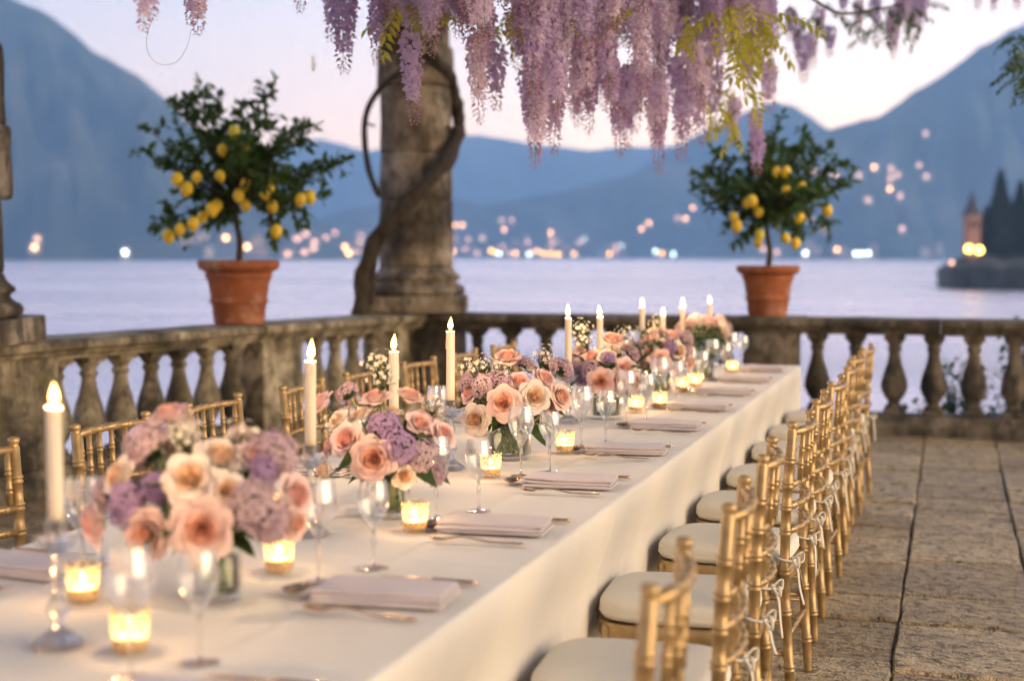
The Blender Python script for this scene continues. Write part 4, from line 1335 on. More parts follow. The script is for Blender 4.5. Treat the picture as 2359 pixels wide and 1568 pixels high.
bouquet('blurred foreground bouquet of coral and cream roses with purple lilac in a glass vase', table_at(490, 1385), 0.055, 0.125, (450, 1120), 2.83,
    [(465, 1220, .060, 'coral', -.16), (340, 1232, .052, 'coral', -.10), (218, 1205, .050, 'pink', .02), (438, 1102, .052, 'cream', -.10), (275, 1096, .042, 'cream', -.02), (332, 1035, .046, 'pink', .04), (392, 955, .044, 'pink', .05), (508, 1052, .050, 'cream', .0), (583, 1052, .036, 'pink', .03), (680, 1140, .046, 'pink', .0), (522, 1128, .036, 'cream', -.10), (400, 1030, .040, 'pink', .08), (640, 1060, .036, 'cream', .12), (680, 1205, .034, 'coral', -.02)],
    [(295, 1165, .050, 'lilac', -.06), (362, 1122, .034, 'lilac', -.08), (585, 1165, .054, 'mauve', -.10), (622, 1200, .046, 'mauve', -.06), (605, 1085, .034, 'lilac', -.02), (240, 1140, .034, 'mauve', .05)],
    [(420, 1010, .05, .02), (560, 1010, .05, .08)], 0.185)
bouquet('second bouquet from the camera, coral rose in front and violet lilac at its heart', table_at(898, 1192), 0.047, 0.125, (890, 1020), 3.80,
    [(860, 1056, .060, 'coral', -.16), (800, 1012, .050, 'pink', -.10), (865, 916, .044, 'pink', .02), (945, 912, .040, 'coral', .04), (738, 928, .042, 'pink', .05), (1020, 1002, .044, 'pink', -.02), (966, 976, .040, 'pink', -.04), (778, 968, .034, 'cream', -.02), (748, 1082, .042, 'cream', .02), (930, 1095, .036, 'cream', -.12), (900, 950, .036, 'cream', .06), (760, 1030, .036, 'pink', .04), (830, 955, .034, 'cream', .02)],
    [(886, 985, .046, 'lilac', -.10), (918, 1032, .050, 'lilac', -.14), (972, 1050, .046, 'mauve', -.10), (1005, 1088, .038, 'mauve', -.04), (800, 905, .034, 'mauve', .08)],
    [(868, 838, .050, .03), (770, 985, .045, .0), (880, 870, .045, .03), (1000, 940, .04, .05)], 0.175)
bouquet('third bouquet from the camera, sharp peach and cream roses over a wide cut glass vase', table_at(1172, 1056), 0.080, 0.125, (1185, 925), 4.86,
    [(1160, 928, .060, 'coral', -.18), (1096, 966, .052, 'cream', -.14), (1232, 914, .055, 'cream', -.14), (1170, 822, .046, 'coral', .0), (1196, 880, .046, 'pink', -.04), (1254, 872, .046, 'pink', .0), (1291, 914, .048, 'coral', -.04), (1082, 905, .040, 'pink', .0), (1090, 862, .036, 'pink', .08), (1135, 868, .036, 'pink', .04), (1222, 850, .036, 'cream', .06), (1275, 935, .036, 'coral', -.02)],
    [(1112, 888, .046, 'mauve', -.08), (1150, 878, .042, 'mauve', -.04), (1078, 880, .040, 'mauve', .02), (1262, 838, .040, 'mauve', .08), (1208, 838, .036, 'mauve', .06), (1295, 850, .046, 'mauve', .12)],
    [(1255, 822, .050, .06), (1098, 850, .05, .0), (1120, 835, .04, .05), (1075, 850, .05, .06), (1150, 845, .04, .0)], 0.185)
bouquet('fourth bouquet from the camera, one deep coral rose low in front and purple sprigs', table_at(1398, 962), 0.070, 0.125, (1392, 850), 6.05,
    [(1384, 878, .058, 'coral', -.18), (1412, 782, .052, 'coral', .0), (1440, 848, .050, 'pink', -.08), (1362, 822, .046, 'pink', .0), (1422, 880, .050, 'pink', -.12), (1342, 800, .044, 'pink', .06), (1398, 822, .040, 'cream', -.04), (1460, 880, .044, 'coral', -.02), (1440, 800, .040, 'pink', .08)],
    [(1340, 868, .046, 'lilac', -.06), (1400, 825, .034, 'lilac', -.08), (1325, 838, .046, 'mauve', .0), (1360, 850, .044, 'mauve', -.10), (1455, 815, .04, 'mauve', .06)],
    [(1338, 758, .055, .02), (1345, 785, .05, .0), (1440, 770, .05, .08)], 0.18, 6)
bouquet('fifth bouquet from the camera, dense pale pink roses with a coral one facing us', table_at(1520, 905), 0.065, 0.12, (1522, 800), 7.25,
    [(1520, 830, .056, 'coral', -.17), (1498, 782, .052, 'pink', -.02), (1548, 775, .052, 'pink', .0), (1562, 808, .052, 'cream', -.08), (1498, 812, .048, 'pink', -.08), (1552, 842, .050, 'pink', -.12), (1526, 765, .044, 'pink', .06), (1530, 795, .044, 'cream', -.06), (1575, 780, .044, 'pink', .06), (1482, 840, .040, 'pink', -.02), (1508, 760, .040, 'cream', .02), (1590, 835, .040, 'coral', -.04)],
    [(1580, 812, .044, 'mauve', -.02), (1545, 800, .040, 'lilac', -.12), (1478, 800, .044, 'mauve', .02), (1465, 820, .040, 'mauve', .04)],
    [(1515, 745, .05, .02), (1478, 765, .05, .06)], 0.18, 6)
bouquet('sixth and farthest bouquet, pink and cream roses massed at the end of the table', table_at(1622, 872), 0.065, 0.12, (1620, 772), 8.35,
    [(1612, 748, .054, 'cream', -.02), (1648, 742, .052, 'pink', .0), (1588, 770, .050, 'pink', -.02), (1636, 785, .054, 'cream', -.10), (1658, 768, .048, 'pink', -.02), (1602, 798, .052, 'coral', -.10), (1568, 752, .046, 'pink', .08), (1640, 812, .046, 'pink', -.10), (1618, 770, .044, 'cream', -.10), (1665, 790, .044, 'cream', -.06), (1628, 735, .044, 'pink', .06), (1585, 745, .042, 'cream', .06), (1660, 735, .040, 'pink', .08), (1612, 820, .042, 'pink', -.08), (1670, 815, .040, 'pink', -.02)],
    [(1672, 756, .044, 'mauve', .04), (1578, 795, .044, 'mauve', .0), (1658, 800, .04, 'lilac', -.06)],
    [(1600, 735, .05, .02), (1560, 770, .05, .06)], 0.18, 6)

# ------------------------------------------------------------------ lemon trees in terracotta pots
def pot(label, loc, R_, H_):
    root = thing('terracotta_pot', label, 'pot', loc)
    k = H_ / 0.46
    pr = [(0.0, 0.0), (0.60, 0.0), (0.62, 0.02), (0.665, 0.142), (0.715, 0.152), (0.725, 0.172), (0.680, 0.187), (0.77, 0.325), (0.81, 0.33), (0.825, 0.35), (0.80, 0.362), (0.83, 0.375), (0.92, 0.39), (0.985, 0.405), (1.0, 0.425), (0.995, 0.452), (0.965, 0.46), (0.90, 0.46), (0.87, 0.44), (0.84, 0.40), (0.0, 0.40)]
    m_ = MB().lathe([(q * R_, z * k) for q, z in pr], 48, mod=lambda r, z, a: r * (1 + 0.006 * noise.noise((math.cos(a) * 2, math.sin(a) * 2, z * 6))))
    obj('pot_body', m_.mesh('pot_body', MAT['terracotta'], True, 50), root)
    m_ = MB().lathe([(R_ * 0.85, 0.415 * k), (R_ * 0.6, 0.43 * k), (0.0, 0.435 * k)], 32, mod=lambda r, z, a: r + 0.0)
    obj('soil', m_.mesh('soil', MAT['potting_soil']), root)
    return root
LEMON = MB().lathe([(0.0, -0.052), (0.006, -0.049), (0.010, -0.044), (0.024, -0.034), (0.0335, -0.015), (0.035, 0.003), (0.031, 0.020), (0.020, 0.034), (0.008, 0.040), (0.0, 0.042)], 16).mesh('lemon', MAT['lemon_skin'])
def lemon_tree(label, loc, top, ends, lemons, dep, seed, leafs=1.0, lsz=0.085, lscale=1.0):
    """ends / lemons: where limbs finish and fruit hangs, as sight points at depth dep"""
    rr = random.Random(seed)
    root = thing('lemon_tree', label, 'tree', loc)
    O = Vector(loc)
    crotch = Vector(top) - O
    tr = MB().tube(smooth_path([(0, 0, 0.0), (0.012, 0.0, crotch.z * 0.35), (crotch.x - 0.01, crotch.y, crotch.z * 0.75), crotch], 5), [0.026 - 0.010 * i / 15 for i in range(16)], 10)
    br, fo = MB(), MB()
    cen = Vector((0, 0, 0))
    tips = []
    for (px, py, dd) in ends:
        tips.append(at(px, py, dep + dd) - O)
    for t_ in tips: cen += t_ / len(tips)
    for i in range(int(len(tips) * 0.8)):                        # limbs pointing towards and away from us
        t_ = rr.choice(tips)
        q = crotch.lerp(t_, rr.uniform(0.45, 0.85)) + Vector((-FWD.x, -FWD.y, 0)) * rr.choice((-1, 1)) * rr.uniform(0.15, 0.5)
        tips.append(q)
    def leaves(a, c_, n_):
        d = (c_ - a).normalized()
        for k in range(n_):
            q = (k + rr.random()) / n_
            p = a.lerp(c_, q)
            o_ = Vector((rr.gauss(0, 1), rr.gauss(0, 1), rr.gauss(0, 0.8)))
            ld = (d * 0.7 + o_.normalized() * 1.0 + Vector((0, 0, 0.15))).normalized()
            L = lsz * rr.uniform(0.65, 1.2)
            v_, f_ = leaf_patch(L, L * 0.46, 0.35, rr.uniform(0.0, 0.35), 3)
            fo.add(v_, f_, 0, Matrix.Translation(p) @ ld.to_track_quat('X', 'Z').to_matrix().to_4x4() @ Matrix.Rotation(rr.uniform(-1.2, 1.2), 4, 'X'))
    for t_ in tips:
        m1 = crotch.lerp(t_, 0.5) + Vector((rr.uniform(-.04, .04), rr.uniform(-.04, .04), rr.uniform(0.0, 0.10)))
        pth = smooth_path([crotch, m1, t_], 5)
        br.tube(pth, [0.011 - 0.008 * i / (len(pth) - 1) for i in range(len(pth))], 6)
        leaves(pth[-5], t_, int(9 * leafs)); leaves(t_ - (t_ - pth[-2]) * 0.4, t_, int(5 * leafs))
        for k in range(6):
            b0 = pth[rr.randint(4, len(pth) - 1)]
            d = ((t_ - crotch).normalized() * 0.6 + Vector((rr.gauss(0, 1), rr.gauss(0, 1), rr.gauss(0.1, 1))).normalized()).normalized()
            e_ = b0 + d * rr.uniform(0.09, 0.20)
            br.tube([b0, b0.lerp(e_, 0.5) + Vector((0, 0, 0.01)), e_], [0.004, 0.003, 0.0018], 5)
            leaves(b0, e_, int(9 * leafs))
    obj('trunk', tr.mesh('trunk', MAT['lemon_bark']), root)
    obj('branches', br.mesh('branches', MAT['lemon_bark']), root)
    tag(obj('crown', fo.mesh('crown', MAT['lemon_leaf']), root), kind='stuff')
    for (px, py) in lemons:
        p = at(px, py, dep - rr.uniform(0.30, 0.52)) - O
        obj('lemon', LEMON, root, p, (rr.uniform(-0.35, 0.35), rr.uniform(-0.35, 0.35), rr.uniform(0, 6)), lscale * rr.uniform(1.05, 1.32))
    return root
PL = Vector((CORNER + WDIR * 2.55)); PL.z = 0.951
pot('larger terracotta pot with rolled rim standing on the left balustrade', PL, 0.30, 0.47)
dl = (PL - CAM).dot(FWD)
lemon_tree('larger lemon tree heavy with yellow fruit, growing in the pot on the left balustrade', PL + Vector((0, 0, 0.435)), at(546, 468, dl),
    [(390, 545, -.1), (352, 520, .1), (340, 300, .1), (336, 345, -.2), (380, 375, .1), (395, 235, .0), (430, 225, .15), (458, 190, .0), (455, 260, -.1), (505, 255, .2), (560, 240, .1), (615, 228, .0), (590, 290, -.2), (530, 290, .0), (650, 330, .2), (700, 285, .0), (690, 330, -.2), (765, 370, .0), (720, 380, .2), (740, 455, -.1), (700, 480, .1), (640, 535, -.1), (620, 470, .2), (450, 450, -.2), (420, 400, .2), (480, 480, -.1), (560, 340, .3), (480, 340, .3), (640, 420, -.3), (600, 390, .3), (420, 330, -.3), (520, 390, -.35)],
    [(408, 412), (453, 408), (507, 405), (565, 425), (622, 432), (513, 345), (563, 335), (540, 303), (567, 473), (500, 474), (467, 500), (445, 515), (415, 528), (388, 543), (627, 475), (692, 459), (713, 453), (637, 532), (550, 450), (610, 445), (430, 435), (488, 482)], dl, 11, 1.0, 0.088)
PR = Vector((-1.46, 12.0, 0.951))
pot('smaller terracotta pot standing on the far balustrade above its middle pier', PR, 0.262, 0.42)
dr_ = (PR - CAM).dot(FWD)
lemon_tree('smaller lemon tree with yellow fruit in the pot on the far balustrade', PR + Vector((0, 0, 0.385)), at(1770, 505, dr_),
    [(1598, 435, .0), (1640, 480, -.2), (1612, 400, .2), (1650, 350, .0), (1700, 335, .2), (1740, 320, -.1), (1790, 298, .0), (1800, 330, .25), (1770, 345, -.2), (1840, 350, .0), (1860, 315, .1), (1890, 350, .0), (1935, 375, -.1), (1900, 400, .2), (1940, 430, .0), (1890, 440, -.2), (1860, 490, .1), (1900, 520, .0), (1830, 540, -.1), (1720, 545, .0), (1680, 510, -.1), (1740, 500, .2), (1700, 430, -.3), (1830, 430, -.3), (1760, 400, .3), (1800, 470, .2), (1660, 420, .3)],
    [(1789, 395), (1810, 396), (1846, 431), (1812, 440), (1722, 466), (1733, 462), (1748, 487), (1690, 500), (1697, 520), (1750, 540), (1746, 558), (1810, 548), (1833, 560), (1905, 483), (1842, 500)], dr_, 12, 1.0, 0.085, 1.0)

# shrubs growing on the bank beyond the far balustrade
def shrub(label, loc, h_, sp, seed, n_=34):
    rr = random.Random(seed)
    root = thing('shrub', label, 'shrub', loc)
    br, fo = MB(), MB()
    for i in range(n_):
        e_ = Vector((rr.gauss(0, sp * 0.6), rr.gauss(0, sp * 0.5), h_ * rr.uniform(0.45, 1.0)))
        pth = smooth_path([(0, 0, 0), Vector((e_.x * 0.3, e_.y * 0.3, e_.z * 0.55)), e_], 4)
        br.tube(pth, [0.012 - 0.009 * k / (len(pth) - 1) for k in range(len(pth))], 5)
        for k in range(34):
            p = pth[rr.randint(3, len(pth) - 1)] + Vector((rr.gauss(0, .07), rr.gauss(0, .07), rr.gauss(0, .07)))
            L = rr.uniform(0.07, 0.12)
            v_, f_ = leaf_patch(L, L * 0.6, 0.2, 0.2, 2)
            d = Vector((rr.gauss(0, 1), rr.gauss(0, 1), rr.gauss(0.2, 0.7))).normalized()
            fo.add(v_, f_, 0, Matrix.Translation(p) @ d.to_track_quat('X', 'Z').to_matrix().to_4x4())
    obj('branches', br.mesh('branches', MAT['lemon_bark']), root)
    tag(obj('crown', fo.mesh('crown', MAT['shrub_leaf']), root), kind='stuff')
shrub('leafy green shrub seen between the balusters at the far right', (0.62, 12.85, -1.2), 2.05, 0.30, 4)
shrub('lower green shrub seen between the balusters right of the chairs', (0.10, 12.9, -1.2), 1.75, 0.26, 5)
# ------------------------------------------------------------------ wisteria over the table
WF, WBUD, WL = MAT['wisteria_floret'], MAT['wisteria_bud'], MAT['wisteria_leaf']
def raceme_mesh(L, Rm, n_, seed):
    """hanging flower cluster: origin at the top, tip at z = -L; open pea flowers above, buds at the tip"""
    rr = random.Random(seed)
    m_ = MB()
    m_.tube([(0, 0, 0.03), (0.003, 0, -L * 0.4), (-0.002, 0.002, -L * 0.8), (0, 0, -L)], [0.0022, 0.0018, 0.0012, 0.0006], 4, 2)
    for i in range(n_):
        q = (i + rr.random()) / n_
        z = -L * (0.02 + 0.96 * q)
        op = 1 - max(0, q - 0.42) / 0.58
        r_ = Rm * 1.12 * (0.6 + 0.4 * min(1, q * 8)) * (1.0 - 0.74 * q ** 0.9)
        a = i * 2.4 + rr.uniform(-0.5, 0.5)
        d = Vector((math.cos(a), math.sin(a), 0))
        c_ = d * r_ * rr.uniform(0.65, 1.0) + Vector((0, 0, z - r_ * 0.15))
        s_ = (0.0088 + 0.0078 * op) * rr.uniform(0.85, 1.15)
        M_ = Matrix.Translation(c_) @ Matrix.Rotation(a, 4, 'Z') @ Matrix.Rotation(rr.uniform(-0.5, 0.5), 4, 'X') @ Matrix.Rotation(rr.uniform(-0.3, 0.7), 4, 'Y')
        m_.add([(r_ * 0.0, 0, 0)] if False else [c_ * 1.0, Vector((c_.x * 0.1, c_.y * 0.1, z + 0.006)), Vector((c_.x * 0.1 + 0.0006, c_.y * 0.1, z + 0.006))], [(0, 1, 2)], 2)
        if op > 0.45:
            # banner petal, folded back
            m_.add([(0, 0, 0), (0.15 * s_, -0.95 * s_, 0.55 * s_), (0.0, -0.75 * s_, 1.35 * s_), (0.12 * s_, 0, 1.6 * s_), (0.0, 0.75 * s_, 1.35 * s_), (0.15 * s_, 0.95 * s_, 0.55 * s_), (0.32 * s_, 0, 0.75 * s_)],
                   [(0, 1, 6), (1, 2, 6), (2, 3, 6), (3, 4, 6), (4, 5, 6), (5, 0, 6)], 0, M_)
            # wings and keel
            m_.add([(0, 0, 0.1 * s_), (0.9 * s_, -0.42 * s_, 0.25 * s_), (1.5 * s_, -0.1 * s_, -0.15 * s_), (1.0 * s_, 0, -0.5 * s_), (1.5 * s_, 0.1 * s_, -0.15 * s_), (0.9 * s_, 0.42 * s_, 0.25 * s_)],
                   [(0, 1, 2, 3), (0, 3, 4, 5)], 0, M_)
        else:
            e = 0.8 + op
            m_.add([(0, 0, 0), (0.9 * s_ * e, -0.42 * s_, -0.25 * s_), (1.9 * s_ * e, 0, -0.6 * s_), (0.9 * s_ * e, 0.42 * s_, -0.25 * s_), (0.9 * s_ * e, 0, 0.35 * s_)],
                   [(0, 1, 4), (1, 2, 4), (2, 3, 4), (3, 0, 4), (0, 3, 2, 1)], 1, M_)
    return m_.mesh('flower_cluster', [WF, WBUD, MAT['flower_stem']], False)
RAC = [raceme_mesh(L, r_, n_, k) for k, (L, r_, n_) in enumerate([(0.42, 0.048, 135), (0.36, 0.050, 120), (0.48, 0.046, 145), (0.30, 0.044, 100), (0.40, 0.042, 120), (0.24, 0.036, 70)])]
RLEN = [0.42, 0.36, 0.48, 0.30, 0.40, 0.24]
def pinnate(seed, L=0.22, n_=6, mat=None):
    rr = random.Random(seed)
    m_ = MB()
    def rp(q): return Vector((L * q, 0, -0.35 * L * q * q))
    m_.tube([rp(q / 5) for q in range(6)], 0.0012, 4, 1)
    for i in range(n_):
        q = 0.2 + 0.75 * i / (n_ - 1)
        for s in (-1, 1):
            ll = 0.062 * rr.uniform(0.8, 1.15) * (1 - 0.3 * abs(q - 0.6))
            v_, f_ = leaf_patch(ll, ll * 0.40, 0.3, 0.25, 3)
            m_.add(v_, f_, 0, Matrix.Translation(rp(q)) @ euler(rr.uniform(-.4, .4), rr.uniform(0.1, 0.7), s * rr.uniform(0.9, 1.25)))
    v_, f_ = leaf_patch(0.06, 0.025, 0.3, 0.25, 3)
    m_.add(v_, f_, 0, Matrix.Translation(rp(1.0)) @ euler(0, 0.6, 0))
    return m_.mesh('leaf', [mat or WL, MAT['flower_stem']], True)
PIN = [pinnate(k) for k in range(4)]
PIND = [pinnate(k, mat=MAT['shrub_leaf']) for k in range(4)]
wis = thing('wisteria', 'lilac wisteria climbing the corner column and hanging in long clusters over the table', 'wisteria', (-4.6, 12.0, 0))
WO = Vector((-4.6, 12.0, 0))
BARK = MAT['vine_bark']
rw = random.Random(31)
def vine(pts, r0, r1, name='trunk', seg=9, kn=1.0):
    p = smooth_path([Vector(q) - WO for q in pts], 7)
    n_ = len(p)
    rad = [(r0 + (r1 - r0) * i / (n_ - 1)) * (1 + kn * 0.22 * noise.noise((i * 0.35, r0 * 90, 3))) for i in range(n_)]
    m_ = MB().tube(p, rad, seg)
    if r0 > 0.03 and name == 'trunk':                    # old wisteria wood: strands twisted round each other
        for st in range(2):
            q_, r2 = [], []
            for i in range(n_):
                t_ = (p[min(i + 1, n_ - 1)] - p[max(i - 1, 0)]).normalized()
                u_ = t_.cross(Vector((0.3, 0.8, 0.5))).normalized(); w2 = t_.cross(u_)
                a = i * 0.33 + st * PI + 0.6 * noise.noise((i * 0.2, st, 1))
                q_.append(p[i] + (u_ * math.cos(a) + w2 * math.sin(a)) * rad[i] * 0.72)
                r2.append(rad[i] * (0.55 + 0.15 * noise.noise((i * 0.5, st * 7, 2))))
            m_.tube(q_, r2, seg)
    return obj(name, m_.mesh(name, BARK), wis)
# twisted trunks that wind up the column (they root beyond the wall)
vine([at(828, 745, 12.35), at(832, 690, 12.30), at(840, 620, 12.30), at(870, 545, 12.28), at(925, 480, 12.20), at(985, 420, 12.24), at(1030, 370, 12.40), at(1052, 320, 12.62), at(1057, 270, 12.74), at(1046, 215, 12.74), at(1030, 170, 12.55), at(985, 120, 12.28), at(930, 70, 12.22), at(890, 10, 12.3), at(875, -60, 12.5)], 0.066, 0.045)
vine([at(850, 700, 12.35), at(858, 640, 12.30), at(862, 590, 12.30), at(900, 520, 12.22), at(950, 465, 12.20), at(1010, 395, 12.3), at(1042, 335, 12.5)], 0.036, 0.022)
vine([at(872, 450, 12.45), at(852, 400, 12.6), at(842, 345, 12.70), at(840, 290, 12.70), at(850, 245, 12.6), at(880, 200, 12.36), at(930, 160, 12.22), at(985, 110, 12.22), at(1020, 50, 12.4), at(1015, -50, 12.5)], 0.026, 0.030)
vine([at(862, 290, 12.4), at(845, 285, 12.62)], 0.012, 0.010, kn=0.2)
vine([at(1030, 290, 12.5), at(1036, 320, 12.55), at(1050, 345, 12.6)], 0.014, 0.014, kn=0.2)
vine([at(905, 120, 12.2), at(900, 60, 12.15), at(930, 20, 12.15), at(960, -40, 12.2)], 0.075, 0.07)
# arms reaching out over the table, above the picture
arms = [[at(900, -60, 12.3), at(1000, -150, 10.5), at(1150, -90, 8.6), at(1300, -60, 7.6), at(1500, -60, 7.0), at(1700, -70, 6.8), at(1850, -120, 7.0)],
        [at(930, -80, 12.2), at(960, -160, 9.5), at(980, -120, 7.2), at(1080, -80, 6.2), at(1300, -60, 5.9), at(1520, -60, 5.8), at(1720, -60, 6.0)],
        [at(900, -60, 12.3), at(860, -120, 9.5), at(820, -90, 7.4), at(700, -60, 6.2), at(450, -70, 5.6), at(320, -60, 5.2)],
        [at(1700, -70, 6.8), at(1900, -70, 8.6), at(2050, -60, 9.8), at(2250, -80, 10.4), at(2420, -60, 10.6)],
        [at(1780, -40, 8.0), at(1850, -15, 8.6), at(1930, 30, 9.0), at(2000, 25, 9.4), at(2080, 10, 9.6)]]
for k_, a_ in enumerate(arms): vine(a_, 0.034 if k_ < 4 else 0.012, 0.014 if k_ < 4 else 0.006, 'branch', 8)
def hang(px, py, d, k=None, sc_=1.0):
    """cluster whose tip is at the sight point"""
    k = rw.randrange(6) if k is None else k
    p = at(px, py, d) + Vector((0, 0, RLEN[k] * sc_)) - WO
    return obj('flower_cluster', RAC[k], wis, p, (rw.uniform(-0.08, 0.08), rw.uniform(-0.08, 0.08), rw.uniform(0, 6)), sc_)
# single clusters one can pick out
for px, py, d, k, s in [(945, 270, 5.9, 0, 0.92), (785, 165, 6.0, 1, 0.95), (808, 120, 6.2, 4, 0.9), (770, 95, 6.4, 3, 1.0), (868, 145, 5.8, 4, 0.8), (880, 90, 5.9, 3, 0.9), (460, 78, 5.2, 3, 0.75), (440, 55, 5.3, 3, 0.7), (335, 70, 3.6, 5, 0.6), (350, 40, 3.7, 5, 0.6), (695, 28, 5.6, 3, 0.7), (990, 130, 5.6, 1, 0.9), (1010, 95, 5.5, 2, 0.8), (960, 90, 6.4, 1, 0.9),
                        (1096, 268, 6.0, 0, 0.9), (1142, 238, 6.3, 3, 1.0), (1118, 200, 6.1, 1, 1.0), (1215, 345, 6.6, 0, 1.0), (1246, 372, 6.3, 2, 0.95), (1282, 340, 6.5, 4, 1.0), (1236, 300, 6.4, 1, 1.1), (1262, 290, 6.8, 1, 1.0), (1330, 275, 7.6, 5, 1.0), (1365, 292, 6.6, 4, 0.95), (1420, 345, 7.0, 0, 1.0), (1442, 330, 7.4, 4, 1.0), (1510, 386, 7.2, 2, 1.0), (1504, 320, 7.0, 1, 1.1), (1570, 356, 7.4, 0, 1.05), (1582, 300, 7.2, 1, 1.1), (1600, 320, 7.6, 4, 1.0), (1690, 305, 8.0, 5, 1.0), (1742, 388, 8.2, 5, 1.1), (1738, 330, 8.2, 5, 1.0), (1768, 245, 8.0, 3, 1.0), (1650, 285, 7.8, 4, 0.9)]:
    hang(px, py + (20 if py > 200 else 6), d, k, s)
# the mass
env = [(1060, 120), (1095, 245), (1150, 215), (1195, 285), (1245, 350), (1300, 310), (1360, 275), (1430, 310), (1510, 350), (1580, 325), (1650, 260), (1710, 250), (1760, 235), (1785, 170)]
def envy(x):
    for (x0, y0), (x1, y1) in zip(env, env[1:]):
        if x0 <= x <= x1: return y0 + (y1 - y0) * (x - x0) / (x1 - x0)
    return 60
for i in range(165):
    x = rw.uniform(1062, 1782)
    if x < 1190 and rw.random() < 0.35: x = rw.uniform(1190, 1782)
    q = rw.random() ** 0.8
    y = envy(x) - 15 - q * (envy(x) + 40)
    d = 5.6 + (x - 1060) / 720 * 1.9 + rw.uniform(-0.7, 1.0)
    hang(x, y, d, None, rw.uniform(0.85, 1.12))
for i in range(34):
    x = rw.uniform(845, 1075); hang(x, rw.uniform(-20, 105), rw.uniform(5.6, 6.6), None, rw.uniform(0.8, 1.0))
# looser, out-of-focus clusters away to the right
for px, py, d, k, s in [(1850, 195, 10.6, 1, 1.0), (1868, 160, 10.8, 3, 1.0), (1838, 140, 10.5, 3, 0.9), (1820, 95, 10.4, 5, 1.0), (1912, 135, 10.9, 5, 1.0), (1975, 75, 10.6, 3, 0.8), (2015, 78, 10.7, 3, 0.9), (2060, 140, 10.8, 4, 1.0), (2052, 120, 10.6, 5, 1.1), (2085, 75, 10.6, 1, 1.0), (2105, 95, 10.9, 3, 1.1), (2125, 70, 10.7, 3, 1.0), (2072, 60, 10.5, 3, 1.0), (2250, 25, 11.0, 5, 1.0), (2292, 30, 11.0, 5, 0.9), (2340, 25, 11.1, 5, 1.0), (1890, 90, 10.4, 5, 0.9), (1940, 40, 10.6, 5, 0.9)]:
    hang(px, py, d, k, s)
def wleaf(px, py, d, s=1.0, set_=None):
    v_ = Vector((rw.gauss(0, 1), rw.gauss(0, 1), rw.uniform(-1.2, 0.2))).normalized()
    obj('leaf', rw.choice(set_ or PIN), wis, at(px, py, d) - WO, v_.to_track_quat('X', 'Z').to_matrix().to_4x4() @ Matrix.Rotation(rw.uniform(-0.6, 0.6), 4, 'X'), s)
for i in range(26): wleaf(rw.uniform(1640, 1775), rw.uniform(-10, 110), rw.uniform(6.2, 8.0), rw.uniform(0.8, 1.2))
for i in range(16): wleaf(rw.uniform(1620, 1765), rw.uniform(190, 285), rw.uniform(7.4, 8.2), rw.uniform(0.6, 0.9))
for i in range(14): wleaf(rw.uniform(1060, 1650), rw.uniform(-10, 60), rw.uniform(5.6, 7.0), rw.uniform(0.6, 0.9))
for i in range(7): wleaf(rw.uniform(915, 975), rw.uniform(-5, 25), rw.uniform(5.7, 6.0), rw.uniform(0.7, 0.9))
for i in range(30): wleaf(rw.uniform(1800, 2150), rw.uniform(-10, 60), rw.uniform(9.5, 11), rw.uniform(0.6, 1.0), PIND)
for i in range(26): wleaf(rw.uniform(2335, 2400), rw.uniform(70, 190), rw.uniform(8.2, 8.8), rw.uniform(0.6, 0.9), PIND)
vine([at(2420, -60, 8.5), at(2400, 60, 8.5), at(2360, 150, 8.5)], 0.012, 0.006, 'branch', 6)
for p_, d in (((722, 122), 9.5),): wleaf(*p_, d, 0.45)
# a thin tendril hanging in a loop
vine([at(352, 40, 4.6), at(338, 90, 4.6), at(345, 130, 4.6), at(375, 150, 4.6), at(410, 140, 4.6), at(432, 105, 4.6), at(440, 70, 4.6)], 0.0006, 0.0005, 'tendril', 5, 0)

# the leafy roof the vine has made over the pergola (above the picture)
pg = thing('pergola', 'timber pergola carrying the wisteria over the table, resting on the stone columns', 'pergola', (0, 0, 0))
ZB = COLTOP + 0.001
for y in (11.9, 7.0, 2.2, -1.6):
    obj('beam', MB().box((-1.1, y, ZB + 0.09), (9.6, 0.14, 0.18), b=0.01).mesh('beam', MAT['dark_wood'], False), pg)
for i in range(13):
    obj('rafter', MB().box((-5.5 + i * 0.72, 5.1, ZB + 0.235), (0.08, 14.2, 0.10), b=0.006).mesh('rafter', MAT['dark_wood'], False), pg)
for x in (3.4,):
    for y in (7.0, 2.2, -1.6):
        if y < 0: obj('post', MB().box((x, y, ZB / 2), (0.14, 0.14, ZB), b=0.01).mesh('post', MAT['dark_wood'], False), pg)
m_ = MB()
for i in range(5200):
    v_, f_ = leaf_patch(rw.uniform(0.24, 0.40), 0.22, 0.3, 0.2, 2)
    m_.add(v_, f_, 0, Matrix.Translation(Vector((rw.uniform(-5.6, 3.4), rw.uniform(-2.0, 12.0), ZB + 0.32 + rw.uniform(0, 0.35))) - WO) @ euler(rw.uniform(-0.6, 0.6), rw.uniform(-0.6, 0.6), rw.uniform(0, 6)))
tag(obj('leaf_canopy', m_.mesh('leaf_canopy', MAT['shrub_leaf']), wis), kind='stuff')
